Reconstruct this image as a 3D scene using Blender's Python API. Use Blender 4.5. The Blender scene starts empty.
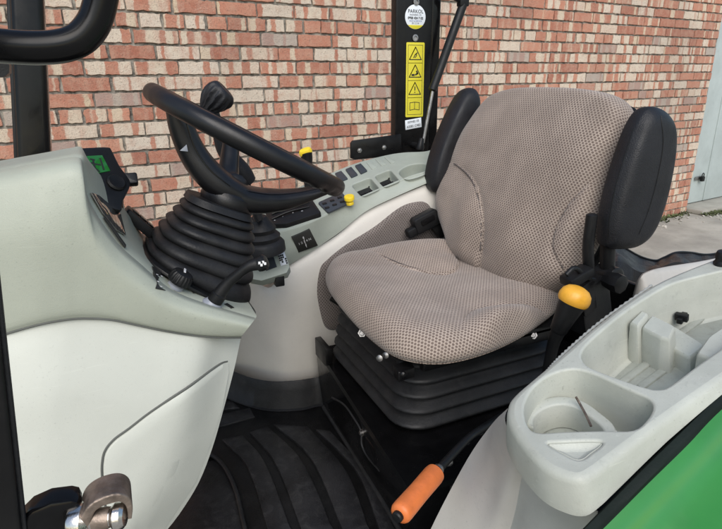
import bpy, bmesh, math, random
import numpy as np
from mathutils import Vector, Matrix
from mathutils.bvhtree import BVHTree
from mathutils.geometry import tessellate_polygon, delaunay_2d_cdt
random.seed(7)
S = bpy.context.scene
COL = S.collection
V3 = lambda *a: np.array(a, float)
R = math.radians

# ------------------------------------------------------------------ camera
FPX, CX, CY = 540.0, 361.0, 264.5          # focal length and centre of the photograph in its pixels
CAM = V3(0, 0, 1.0)
c_r = V3(0.90812034, -0.41850979, -0.01292284)
c_u = V3(0.14544632, 0.28636032, 0.94701802)
c_f = V3(0.39263572, 0.86188591, -0.32092034)
cam = bpy.data.objects.new('camera', bpy.data.cameras.new('camera'))
COL.objects.link(cam)
cam.matrix_world = Matrix(((c_r[0], c_u[0], -c_f[0], CAM[0]), (c_r[1], c_u[1], -c_f[1], CAM[1]), (c_r[2], c_u[2], -c_f[2], CAM[2]), (0, 0, 0, 1)))
cam.data.sensor_width = 36; cam.data.lens = FPX / 722 * 36
cam.data.clip_start = .02; cam.data.clip_end = 600
S.camera = cam


def ray(px, py):
    return c_f + c_r * (px - CX) / FPX - c_u * (py - CY) / FPX


def at(px, py, x=None, y=None, z=None, pl=None):
    """the point of the place measured at this pixel of the photograph, on a known plane"""
    d = ray(px, py)
    if x is not None: t = (x - CAM[0]) / d[0]
    elif y is not None: t = (y - CAM[1]) / d[1]
    elif z is not None: t = (z - CAM[2]) / d[2]
    else:
        o, n = pl
        t = ((o - CAM) @ n) / (d @ n)
    return CAM + d * t


def nrm(v): return np.asarray(v, float) / np.linalg.norm(v)


def pxm(P): return ((np.asarray(P) - CAM) @ c_f) / FPX     # metres per photo pixel at P


# ------------------------------------------------------------------ materials
def new_mat(name):
    m = bpy.data.materials.new(name); m.use_nodes = True
    nt = m.node_tree; b = nt.nodes['Principled BSDF']
    return m, nt, b


def nd(nt, t, **kw):
    n = nt.nodes.new(t)
    for k, v in kw.items():
        if k in n.inputs: n.inputs[k].default_value = v
        else: setattr(n, k, v)
    return n


def mth(nt, op, a, b=None, c=None):
    n = nt.nodes.new('ShaderNodeMath'); n.operation = op
    for i, v in enumerate((a, b, c)):
        if v is None: continue
        if isinstance(v, (int, float)): n.inputs[i].default_value = v
        else: nt.links.new(v, n.inputs[i])
    return n.outputs[0]


def mixc(nt, f, a, b):
    n = nt.nodes.new('ShaderNodeMix'); n.data_type = 'RGBA'
    for i, v in ((0, f), (6, a), (7, b)):
        if isinstance(v, (int, float)): n.inputs[i].default_value = v
        elif isinstance(v, (tuple, list)): n.inputs[i].default_value = tuple(v) + (1,) * (4 - len(v))
        else: nt.links.new(v, n.inputs[i])
    return n.outputs[2]


def ramp(nt, f, lo, hi, a=0., b=1.):
    n = nt.nodes.new('ShaderNodeMapRange'); n.interpolation_type = 'SMOOTHSTEP'
    nt.links.new(f, n.inputs[0])
    for i, v in enumerate((lo, hi, a, b)): n.inputs[i + 1].default_value = v
    return n.outputs[0]


def plain(name, col, rough=.5, metal=0., var=.08, grime=.0, gscale=9, bump=.06, bscale=900, spec=.5, coat=0., dust=None, rvar=.08, speck=0.):
    m, nt, b = new_mat(name)
    co = nd(nt, 'ShaderNodeTexCoord').outputs['Object']
    n1 = nd(nt, 'ShaderNodeTexNoise', Scale=gscale, Detail=6.0, Roughness=.6); nt.links.new(co, n1.inputs['Vector'])
    dark = tuple(c * (1 - var * 1.6) for c in col); light = tuple(min(1, c * (1 + var)) for c in col)
    c = mixc(nt, ramp(nt, n1.outputs[0], .3, .7), dark, light)
    if grime:
        n2 = nd(nt, 'ShaderNodeTexNoise', Scale=gscale * 5, Detail=9.0, Roughness=.72); nt.links.new(co, n2.inputs['Vector'])
        c = mixc(nt, ramp(nt, n2.outputs[0], .54, .78, 0, grime), c, tuple(x * .45 for x in col))
    if dust:
        n3 = nd(nt, 'ShaderNodeTexNoise', Scale=dust[1], Detail=10.0, Roughness=.75, Distortion=.6); nt.links.new(co, n3.inputs['Vector'])
        c = mixc(nt, ramp(nt, n3.outputs[0], .46, .74, 0, dust[0]), c, dust[2])
    if speck:
        n6 = nd(nt, 'ShaderNodeTexNoise', Scale=260.0, Detail=4.0, Roughness=.6); nt.links.new(co, n6.inputs['Vector'])
        n7 = nd(nt, 'ShaderNodeTexNoise', Scale=6.0, Detail=3.0); nt.links.new(co, n7.inputs['Vector'])
        c = mixc(nt, mth(nt, 'MULTIPLY', ramp(nt, n6.outputs[0], .60, .72, 0, speck), ramp(nt, n7.outputs[0], .35, .65)), c, tuple(x * .35 for x in col))
        mp = nd(nt, 'ShaderNodeMapping'); mp.inputs['Scale'].default_value = (14, 70, 260); mp.inputs['Rotation'].default_value = (.5, .4, .9); nt.links.new(co, mp.inputs[0])
        n8 = nd(nt, 'ShaderNodeTexNoise', Scale=1.0, Detail=3.0, Distortion=.4); nt.links.new(mp.outputs[0], n8.inputs['Vector'])
        c = mixc(nt, ramp(nt, n8.outputs[0], .66, .72, 0, speck * .45), c, tuple(min(1, x * 1.35) for x in col))
    nt.links.new(c, b.inputs['Base Color'])
    n4 = nd(nt, 'ShaderNodeTexNoise', Scale=gscale * 3, Detail=5.0); nt.links.new(co, n4.inputs['Vector'])
    nt.links.new(ramp(nt, n4.outputs[0], .3, .7, max(.03, rough - rvar), min(1, rough + rvar)), b.inputs['Roughness'])
    b.inputs['Metallic'].default_value = metal; b.inputs['Specular IOR Level'].default_value = spec
    if coat: b.inputs['Coat Weight'].default_value = coat; b.inputs['Coat Roughness'].default_value = .05
    if bump:
        n5 = nd(nt, 'ShaderNodeTexNoise', Scale=bscale, Detail=2.0); nt.links.new(co, n5.inputs['Vector'])
        bp = nd(nt, 'ShaderNodeBump', Strength=bump, Distance=.002); nt.links.new(n5.outputs[0], bp.inputs['Height'])
        nt.links.new(bp.outputs[0], b.inputs['Normal'])
    return m


M = {}
M['upper'] = plain('grey_green_plastic', (.385, .408, .338), .5, var=.05, grime=.16, gscale=5, speck=.35, bump=.2, bscale=700)
M['console'] = plain('grey_green_console_plastic', (.335, .366, .318), .5, var=.05, grime=.2, speck=.3, gscale=7, bump=.12, bscale=700)
M['white'] = plain('pale_green_white_plastic', (.58, .595, .535), .44, var=.03, grime=.09, gscale=4, speck=.25, bump=.14, bscale=700)
M['side'] = plain('warm_white_plastic', (.66, .635, .585), .5, var=.03, grime=.1, speck=.25, gscale=6, bump=.08, bscale=700)
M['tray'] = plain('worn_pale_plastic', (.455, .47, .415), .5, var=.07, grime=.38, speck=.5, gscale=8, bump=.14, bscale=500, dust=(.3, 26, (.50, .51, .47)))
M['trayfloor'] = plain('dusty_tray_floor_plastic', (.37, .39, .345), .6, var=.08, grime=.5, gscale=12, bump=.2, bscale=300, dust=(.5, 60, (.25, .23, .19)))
M['beige'] = plain('warm_beige_plastic', (.52, .50, .46), .5, var=.04, grime=.16, speck=.3, gscale=7, bump=.1, bscale=500)
M['greypanel'] = plain('pale_grey_plastic', (.44, .45, .415), .5, var=.04, grime=.16, speck=.3, gscale=7, bump=.1, bscale=500)
M['black'] = plain('black_plastic', (.0085, .0088, .0095), .42, var=.2, bump=.15, bscale=600, spec=.32)
M['softblack'] = plain('black_vinyl', (.0105, .011, .0135), .5, var=.2, bump=.5, bscale=420, spec=.4, dust=(.25, 14, (.022, .022, .026)))
M['rim'] = plain('black_moulded_grip', (.007, .007, .008), .36, var=.2, bump=.12, bscale=700, spec=.42)
M['rubber'] = plain('black_rubber', (.013, .0135, .015), .55, var=.25, bump=.25, bscale=260, spec=.35, dust=(.5, 22, (.032, .031, .030)))
M['matrubber'] = plain('dusty_black_rubber', (.013, .013, .0145), .45, var=.3, bump=.35, bscale=260, spec=.4, dust=(.9, 26, (.036, .036, .037)))
M['matbase'] = plain('black_mat_groove_rubber', (.0055, .0055, .006), .5, var=.3, bump=.3, bscale=260, spec=.3, dust=(.4, 22, (.016, .016, .016)))
M['gloss'] = plain('black_gloss_paint', (.005, .005, .0055), .2, var=.2, bump=.0, coat=.05, spec=.22, dust=(.25, 30, (.012, .0115, .011)))
M['satin'] = plain('black_satin_paint', (.0055, .0055, .006), .34, var=.2, bump=.04, bscale=200, spec=.3, dust=(.35, 24, (.017, .016, .015)))
M['steel'] = plain('zinc_plated_steel', (.38, .37, .36), .42, metal=1., var=.2, grime=.7, gscale=60, bump=.1)
M['rust'] = plain('rusty_worn_steel', (.25, .20, .165), .5, metal=.75, var=.3, grime=.8, gscale=40, bump=.4, bscale=200)
M['chrome'] = plain('dull_chrome', (.62, .6, .58), .2, metal=1., var=.1, grime=.5, gscale=50, bump=.05)
M['orange'] = plain('orange_plastic_grip', (.72, .19, .05), .45, var=.08, grime=.5, gscale=34, bump=.2, bscale=200)
M['amber'] = plain('amber_plastic_knob', (.84, .42, .04), .38, var=.06, grime=.3, gscale=40, bump=.05)
M['yellow'] = plain('yellow_plastic_cap', (.85, .62, .03), .38, var=.05, grime=.1, gscale=50, bump=.05)
M['gasket'] = plain('dark_green_rubber_seal', (.006, .011, .009), .7, var=.2, bump=.2, bscale=300, spec=.2)
M['green'] = plain('green_tractor_paint', (.028, .20, .030), .16, var=.05, bump=.0, coat=.8, grime=.08, spec=.5)
M['label'] = plain('white_label_paper', (.72, .76, .80), .5, var=.03, bump=0)
M['paper'] = plain('yellow_label_vinyl', (.66, .58, .035), .45, var=.05, bump=0)
M['ink'] = plain('black_ink', (.02, .02, .018), .5, var=.05, bump=0)
M['blueink'] = plain('blue_ink', (.10, .16, .33), .5, var=.05, bump=0)
M['whiteink'] = plain('white_ink', (.62, .62, .62), .5, var=.05, bump=0)
M['switch'] = plain('charcoal_switch_plastic', (.035, .042, .052), .5, var=.1, bump=.1, bscale=500)
M['inset'] = plain('polished_smoked_trim', (.40, .39, .36), .06, var=.03, bump=0, metal=.85, rvar=.02)
M['groove'] = plain('dark_joint_gap', (.10, .105, .095), .7, var=.1, bump=0)
M['seam'] = plain('taupe_thread_seam', (.10, .085, .08), .8, var=.1, bump=0)
M['gasketwall'] = plain('dark_recess_backing', (.012, .012, .013), .7, var=.1, bump=0)
M['door'] = plain('weathered_blue_grey_paint', (.43, .485, .475), .6, var=.07, grime=.25, gscale=3, bump=.1, bscale=60)
M['silver'] = plain('grey_collar_plastic', (.27, .29, .33), .4, var=.05, bump=.05)


def lcd_material():
    m, nt, b = new_mat('green_lit_screen')
    b.inputs['Base Color'].default_value = (.012, .075, .016, 1); b.inputs['Roughness'].default_value = .12
    b.inputs['Emission Color'].default_value = (.03, .36, .06, 1); b.inputs['Emission Strength'].default_value = .16
    return m
M['lcd'] = lcd_material()


def fabric_material(name, light, dark, flip=False):
    m, nt, b = new_mat(name)
    uv = nd(nt, 'ShaderNodeUVMap').outputs[0]
    sp = nd(nt, 'ShaderNodeSeparateXYZ'); nt.links.new(uv, sp.inputs[0])
    co = nd(nt, 'ShaderNodeTexCoord').outputs['Object']
    wob = nd(nt, 'ShaderNodeTexNoise', Scale=60.0, Detail=2.0); nt.links.new(co, wob.inputs['Vector'])
    w = mth(nt, 'MULTIPLY', mth(nt, 'SUBTRACT', wob.outputs[0], .5), .28)
    u = mth(nt, 'ADD', mth(nt, 'MULTIPLY', sp.outputs[0], 1 / .0092), w)
    v = mth(nt, 'ADD', mth(nt, 'MULTIPLY', sp.outputs[1], 1 / .0058), w)
    row = mth(nt, 'FLOOR', v)
    u2 = mth(nt, 'ADD', u, mth(nt, 'MULTIPLY', mth(nt, 'MODULO', mth(nt, 'ABSOLUTE', row), 2.0), .5))
    fu = mth(nt, 'SUBTRACT', mth(nt, 'FRACT', u2), .5); fv = mth(nt, 'SUBTRACT', mth(nt, 'FRACT', v), .5)
    d2 = mth(nt, 'SQRT', mth(nt, 'ADD', mth(nt, 'POWER', mth(nt, 'MULTIPLY', mth(nt, 'ABSOLUTE', fu), 1.15), 2.0), mth(nt, 'POWER', mth(nt, 'MULTIPLY', mth(nt, 'ABSOLUTE', fv), .82), 2.0)))
    dot = ramp(nt, d2, .26, .45, 1, 0)
    n1 = nd(nt, 'ShaderNodeTexNoise', Scale=11.0, Detail=6.0); nt.links.new(co, n1.inputs['Vector'])
    n2 = nd(nt, 'ShaderNodeTexNoise', Scale=420.0, Detail=3.0); nt.links.new(co, n2.inputs['Vector'])
    lc = mixc(nt, ramp(nt, n1.outputs[0], .35, .68), tuple(c * .76 for c in light), light)
    c = mixc(nt, mth(nt, 'MULTIPLY', dot, .92), lc, dark)
    c = mixc(nt, ramp(nt, n2.outputs[0], .35, .7, 0, .35), c, tuple(x * .6 for x in light))
    nt.links.new(c, b.inputs['Base Color'])
    b.inputs['Roughness'].default_value = .95; b.inputs['Specular IOR Level'].default_value = .15
    b.inputs['Sheen Weight'].default_value = .25
    h = mth(nt, 'ADD', mth(nt, 'MULTIPLY', dot, -1.0), mth(nt, 'MULTIPLY', n2.outputs[0], .6))
    bp = nd(nt, 'ShaderNodeBump', Strength=.55, Distance=.0012); nt.links.new(h, bp.inputs['Height'])
    nt.links.new(bp.outputs[0], b.inputs['Normal'])
    return m
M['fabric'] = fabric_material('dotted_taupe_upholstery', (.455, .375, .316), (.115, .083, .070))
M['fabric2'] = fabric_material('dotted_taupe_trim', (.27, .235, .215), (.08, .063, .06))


def brick_material():
    m, nt, b = new_mat('banded_red_and_cream_brick')
    uv = nd(nt, 'ShaderNodeUVMap').outputs[0]
    sp = nd(nt, 'ShaderNodeSeparateXYZ'); nt.links.new(uv, sp.inputs[0])
    at_ = nd(nt, 'ShaderNodeAttribute', attribute_name='seed')
    seed = at_.outputs['Fac']
    co = nd(nt, 'ShaderNodeTexCoord').outputs['Object']
    n1 = nd(nt, 'ShaderNodeTexNoise', noise_dimensions='1D', Scale=1.0, Detail=1.0)
    wob = nd(nt, 'ShaderNodeTexNoise', Scale=35.0, Detail=3.0); nt.links.new(co, wob.inputs['Vector'])
    nt.links.new(mth(nt, 'ADD', mth(nt, 'ADD', mth(nt, 'MULTIPLY', sp.outputs[0], 13.), mth(nt, 'MULTIPLY', seed, 613.)), mth(nt, 'MULTIPLY', wob.outputs[0], .35)), n1.inputs['W'])
    wn = nd(nt, 'ShaderNodeTexWhiteNoise', noise_dimensions='1D'); nt.links.new(mth(nt, 'MULTIPLY', seed, 917.), wn.inputs['W'])
    wn2 = nd(nt, 'ShaderNodeTexWhiteNoise', noise_dimensions='1D'); nt.links.new(mth(nt, 'MULTIPLY', seed, 371.), wn2.inputs['W'])
    bias = mth(nt, 'MULTIPLY', mth(nt, 'SUBTRACT', wn.outputs['Value'], .56), .36)
    band = ramp(nt, mth(nt, 'ADD', n1.outputs[0], bias), .485, .55)
    n2 = nd(nt, 'ShaderNodeTexNoise', Scale=22.0, Detail=8.0, Roughness=.7); nt.links.new(co, n2.inputs['Vector'])
    n3 = nd(nt, 'ShaderNodeTexNoise', Scale=130.0, Detail=6.0, Roughness=.7); nt.links.new(co, n3.inputs['Vector'])
    n4 = nd(nt, 'ShaderNodeTexNoise', Scale=1.3, Detail=4.0); nt.links.new(co, n4.inputs['Vector'])
    red = mixc(nt, wn2.outputs['Value'], (.36, .14, .095), (.56, .25, .165))
    red = mixc(nt, ramp(nt, n2.outputs[0], .35, .7, 0, .55), red, (.54, .33, .235))
    cream = mixc(nt, wn.outputs['Value'], (.64, .53, .37), (.70, .64, .53))
    cream = mixc(nt, ramp(nt, n2.outputs[0], .47, .68, 0, .5), cream, (.52, .35, .26))
    c = mixc(nt, mth(nt, 'MULTIPLY', band, .84), red, cream)
    c = mixc(nt, ramp(nt, n3.outputs[0], .52, .72, 0, .8), c, (.17, .12, .09))
    c = mixc(nt, ramp(nt, n3.outputs[0], .45, .25, 0, .35), c, (.62, .52, .44))
    odd = ramp(nt, wn2.outputs['Value'], .945, .955)
    c = mixc(nt, mth(nt, 'MULTIPLY', odd, .7), c, (.34, .29, .26))
    c = mixc(nt, ramp(nt, n4.outputs[0], .48, .75, 0, .25), c, (.16, .12, .1))
    nt.links.new(c, b.inputs['Base Color']); b.inputs['Roughness'].default_value = .92; b.inputs['Specular IOR Level'].default_value = .2
    bp = nd(nt, 'ShaderNodeBump', Strength=.9, Distance=.005); nt.links.new(mth(nt, 'ADD', n3.outputs[0], n2.outputs[0]), bp.inputs['Height'])
    nt.links.new(bp.outputs[0], b.inputs['Normal'])
    return m
M['brick'] = brick_material()
M['mortar'] = plain('dark_cement_mortar', (.255, .235, .20), .95, var=.45, grime=.75, gscale=26, bump=1., bscale=190, dust=(.7, 110, (.42, .39, .33)))
M['concrete'] = plain('weathered_concrete', (.36, .345, .30), .9, var=.16, grime=.4, gscale=2.2, bump=.8, bscale=40, dust=(.35, 5, (.20, .20, .15)))
M['weed'] = plain('moss_and_weed', (.10, .12, .05), .9, var=.3, bump=.5, bscale=100)
M['debris'] = plain('pale_stone_chip', (.45, .43, .38), .9, var=.2, bump=.5, bscale=100)


# ------------------------------------------------------------------ building helpers
ORG = {}


def put(o, parent):
    COL.objects.link(o)
    if parent is not None: o.parent = parent
    return o


def thing(name, label, cat, loc, group=None):
    o = bpy.data.objects.new(name, None); COL.objects.link(o)
    o.location = tuple(loc); o['label'] = label; o['category'] = cat
    o.empty_display_size = .02
    if group: o['group'] = group
    ORG[o.name] = np.array(loc, float)
    return o


def tag(o, label, cat, group=None):
    o['label'] = label; o['category'] = cat
    if group: o['group'] = group
    return o


class B:
    """collects shapes, then becomes one mesh object"""
    def __init__(s): s.v = []; s.f = []; s.uv = []; s.att = []

    def add(s, v, f, uv=None):
        k = len(s.v); v = [tuple(map(float, p)) for p in v]
        s.v += v; s.f += [tuple(i + k for i in q) for q in f]
        s.uv += [tuple(map(float, q)) for q in uv] if uv is not None else [(p[0], p[1]) for p in v]
        return s

    def out(s, name, mat, parent=None, angle=38, smooth=True, fix=True):
        me = bpy.data.meshes.new(name)
        off = ORG.get(parent.name, np.zeros(3)) if parent is not None else np.zeros(3)
        if parent is not None and parent.type == 'MESH': off = ORG.get('@' + parent.name, off)
        me.from_pydata([tuple(np.array(p) - off) for p in s.v], [], s.f)
        if fix:
            bm = bmesh.new(); bm.from_mesh(me); bmesh.ops.recalc_face_normals(bm, faces=bm.faces); bm.to_mesh(me); bm.free()
        l = me.uv_layers.new(name='UVMap')
        vi = np.zeros(len(me.loops), int); me.loops.foreach_get('vertex_index', vi)
        uvs = np.array(s.uv)[vi]; l.data.foreach_set('uv', uvs.ravel())
        me.materials.append(M[mat] if isinstance(mat, str) else mat)
        if smooth:
            me.polygons.foreach_set('use_smooth', [True] * len(me.polygons)); me.set_sharp_from_angle(angle=R(angle))
        o = bpy.data.objects.new(name, me); put(o, parent)
        ORG['@' + o.name] = off
        return o

    def bvh(s): return BVHTree.FromPolygons(s.v, s.f)


def cm(P, n=6, closed=False):
    P = np.asarray(P, float); out = []
    m = len(P); segs = m if closed else m - 1
    for i in range(segs):
        if closed: a, b, c, d = P[(i - 1) % m], P[i], P[(i + 1) % m], P[(i + 2) % m]
        else:
            b, c = P[i], P[i + 1]
            a = P[i - 1] if i > 0 else 2 * b - c
            d = P[i + 2] if i + 2 < m else 2 * c - b
        for k in range(n):
            t = k / n
            out.append(.5 * ((2 * b) + (c - a) * t + (2 * a - 5 * b + 4 * c - d) * t * t + (3 * b - a - 3 * c + d) * t ** 3))
    if not closed: out.append(P[-1])
    return np.array(out)


def grid(b, rows, closed=False, flipuv=False):
    rows = np.asarray(rows, float); nr, nc = rows.shape[:2]
    du = np.zeros((nr, nc)); dv = np.zeros((nr, nc))
    du[:, 1:] = np.cumsum(np.linalg.norm(rows[:, 1:] - rows[:, :-1], axis=2), 1)
    dv[1:] = np.cumsum(np.linalg.norm(rows[1:] - rows[:-1], axis=2), 0)
    f = []
    for i in range(nr - 1):
        for j in range(nc if closed else nc - 1):
            k = (j + 1) % nc
            f.append((i * nc + j, i * nc + k, (i + 1) * nc + k, (i + 1) * nc + j))
    uv = np.stack([du, dv], -1).reshape(-1, 2)
    b.add(rows.reshape(-1, 3), f, uv); return b


def dense(net, n=5, m=5):
    net = np.asarray(net, float)
    a = np.stack([cm(r, n) for r in net])
    return np.stack([cm(a[:, j], m) for j in range(a.shape[1])], 1)


def loft(b, rings, cap0=True, cap1=True):
    rings = [np.asarray(r, float) for r in rings]; n = len(rings[0]); k = len(b.v)
    grid(b, np.stack(rings), closed=True)
    if cap0: b.f.append(tuple(k + i for i in range(n)))
    if cap1: b.f.append(tuple(k + (len(rings) - 1) * n + i for i in range(n)))
    return b


def frames(P):
    P = np.asarray(P, float); T = np.gradient(P, axis=0); T /= np.linalg.norm(T, axis=1)[:, None] + 1e-12
    u = np.cross(T[0], V3(0, 0, 1))
    if np.linalg.norm(u) < .1: u = np.cross(T[0], V3(1, 0, 0))
    u = nrm(u); U = []
    for t in T:
        u = nrm(u - t * (u @ t)); U.append(u)
    U = np.array(U); return T, U, np.cross(T, U)


def tube(b, P, r, n=14, sm=0, ends=True, rn=None):
    P = np.asarray(P, float)
    rr = np.full(len(P), r) if np.isscalar(r) else np.asarray(r, float)
    if sm: P = cm(P, sm); rr = cm(rr[:, None], sm)[:, 0]
    T, U, W = frames(P); a = np.linspace(0, 2 * np.pi, n, endpoint=False)
    rings = [P[i] + rr[i] * (np.cos(a)[:, None] * U[i] + np.sin(a)[:, None] * W[i]) for i in range(len(P))]
    if ends:
        e = [(.75, .5), (.4, .85)]
        f0 = [P[0] - T[0] * rr[0] * .35 * z + rr[0] * s * (np.cos(a)[:, None] * U[0] + np.sin(a)[:, None] * W[0]) for s, z in e][::-1]
        f1 = [P[-1] + T[-1] * rr[-1] * .35 * z + rr[-1] * s * (np.cos(a)[:, None] * U[-1] + np.sin(a)[:, None] * W[-1]) for s, z in e]
        rings = f0 + rings + f1
    return loft(b, rings)


def lathe(b, o, ax, prof, n=28, ux=None, sx=1., sy=1.):
    o = np.asarray(o, float); ax = nrm(ax)
    u = np.cross(ax, V3(0, 0, 1)) if ux is None else np.asarray(ux, float) - ax * (np.asarray(ux, float) @ ax)
    if np.linalg.norm(u) < .05: u = np.cross(ax, V3(1, 0, 0))
    u = nrm(u); w = np.cross(ax, u); a = np.linspace(0, 2 * np.pi, n, endpoint=False)
    return loft(b, [o + ax * h + max(r, 1e-4) * (np.cos(a)[:, None] * u * sx + np.sin(a)[:, None] * w * sy) for r, h in prof])


def bolt(b, p, n, r=.008, h=.005):
    return lathe(b, p, n, [(r * 1.5, 0), (r * 1.5, h * .3), (r, h * .31), (r, h), (r * .8, h * 1.15)], n=6 if r > .006 else 12)


def rr(hx, hy, r, n=5):
    r = min(r, hx * .999, hy * .999); out = []
    for cx, cy, a0 in ((hx - r, hy - r, 0), (-hx + r, hy - r, 90), (-hx + r, -hy + r, 180), (hx - r, -hy + r, 270)):
        for k in range(n + 1):
            a = R(a0 + 90 * k / n); out.append((cx + r * math.cos(a), cy + r * math.sin(a)))
    return np.array(out)


def rbox(b, c, ex, ey, ez, hx, hy, hz, r=.006, bev=.003, n=4):
    """box with rounded plan corners (ex, ey) and bevelled top and bottom (ez)"""
    c = np.asarray(c, float); ex, ey, ez = map(nrm, (ex, ey, ez)); rings = []
    for s, h in ((-bev, -hz), (-bev * .3, -hz + bev * .3), (0, -hz + bev), (0, hz - bev), (-bev * .3, hz - bev * .3), (-bev, hz)):
        p = rr(hx + s, hy + s, max(r + s, .0005), n); rings.append(c + p[:, :1] * ex + p[:, 1:] * ey + ez * h)
    return loft(b, rings)


def tess(loops):
    """triangles of a polygon with holes: list of loops of 3-D points"""
    return [tuple(t) for t in tessellate_polygon([[Vector(p) for p in l] for l in loops])]


def inset(P, d, n):
    """move a closed planar loop inwards by d (n: plane normal)"""
    P = np.asarray(P, float); m = len(P); c = P.mean(0); out = []
    for i in range(m):
        t = nrm(P[(i + 1) % m] - P[i - 1]); s = np.cross(n, t)
        if s @ (c - P[i]) < 0 and False: s = -s
        out.append(P[i] + s * d)
    return np.array(out)


def ccw(P, n):
    P = np.asarray(P, float); a = sum(np.cross(P[i] - P[0], P[(i + 1) % len(P)] - P[0]) for i in range(len(P)))
    return P if a @ n > 0 else P[::-1]


def prism(b, P, n, h, bev=.002, back=False):
    """plate: outline P (3-D, planar) raised by h along n with a bevelled rim"""
    n = nrm(n); P = ccw(P, n)
    lo = P - n * (0 if not back else h); bev = min(bev, abs(h) * .49)
    up = 0 if back else h
    rings = [lo, P + n * (up - bev), inset(P, bev * .3, n) + n * (up - bev * .3), inset(P, bev, n) + n * up]
    k = len(b.v); grid(b, np.stack(rings), closed=True); m = len(P)
    b.f += [tuple(k + 3 * m + i for i in t) for t in tess([rings[3]])]
    b.f += [tuple(k + i for i in t) for t in tess([rings[0]])]
    return b


def pillow(b, O, c, fr, prof, hf=None, n=None):
    """closed padded shape: outline O (2-D), centre c, frame fr=(origin, ex, ey, ez), profile [(scale, height)]"""
    o, ex, ey, ez = fr; O = np.asarray(O, float); c = np.asarray(c, float); m = len(O)
    prof = cm(np.array(prof, float), 9)
    rings = []; uvr = []
    for s, h in prof:
        p = c + (O - c) * max(s, 1e-3)
        hh = np.full(m, h)
        if hf is not None: hh = hh + hf(p, s, h)
        rings.append(np.asarray(o) + p[:, :1] * ex + p[:, 1:] * ey + hh[:, None] * ez)
    rings = np.array(rings)
    L = np.zeros((len(rings), m)); L[1:] = np.cumsum(np.linalg.norm(rings[1:] - rings[:-1], axis=2), 0)
    d = (O - c) / np.linalg.norm(O - c, axis=1)[:, None]
    uv = (d[None] * L[..., None]).reshape(-1, 2)
    k = len(b.v); grid(b, rings, closed=True)
    b.uv[k:] = [tuple(q) for q in uv]
    b.f.append(tuple(k + i for i in range(m))); b.f.append(tuple(k + (len(rings) - 1) * m + i for i in range(m)))
    return b


def sstep(a, b, x):
    t = np.clip((np.asarray(x, float) - a) / (b - a), 0, 1); return t * t * (3 - 2 * t)


def hit(bv, px, py, off=0.):
    d = nrm(ray(px, py)); p, n, i, t = bv.ray_cast(Vector(CAM), Vector(d))
    if p is None: return None, None
    p = np.array(p); n = np.array(n)
    if n @ d > 0: n = -n
    return p + n * off, n


def line_on(b, bv, pts, r, sm=8, off=0., n=6):
    P = [hit(bv, *q, off)[0] for q in (cm(np.array(pts, float), sm))]
    P = [p for p in P if p is not None]
    if len(P) > 2: tube(b, P, r, n=n)
    return b


def text(name, s, size, o, ex, ey, mat, parent, bold=0.):
    cu = bpy.data.curves.new(name, 'FONT'); cu.body = s; cu.size = size; cu.align_x = 'CENTER'; cu.align_y = 'CENTER'; cu.offset = bold
    t = bpy.data.objects.new(name, cu)
    COL.objects.link(t); bpy.context.view_layer.update()
    me = bpy.data.meshes.new_from_object(t.evaluated_get(bpy.context.evaluated_depsgraph_get()))
    ex, ey = nrm(ex), nrm(ey); ez = np.cross(ex, ey); bb = B()
    bb.add([o + ex * v.co.x + ey * v.co.y + ez * .0003 for v in me.vertices], [tuple(p.vertices) for p in me.polygons])
    bpy.data.objects.remove(t); bpy.data.curves.remove(cu); bpy.data.meshes.remove(me)
    return bb.out(name, mat, parent, smooth=False, fix=False)


EX, EY, EZ = V3(1, 0, 0), V3(0, 1, 0), V3(0, 0, 1)

# ------------------------------------------------------------------ the yard: brick wall, garage door, ground
WX, WN = V3(.99452, .10453, 0), V3(-.10453, .99452, 0)
GZ = -.374


def Wp(X, off, Z): return WX * (X + .5639) + WN * (3.0884 + off) + EZ * (1 + Z + .3416)


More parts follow.
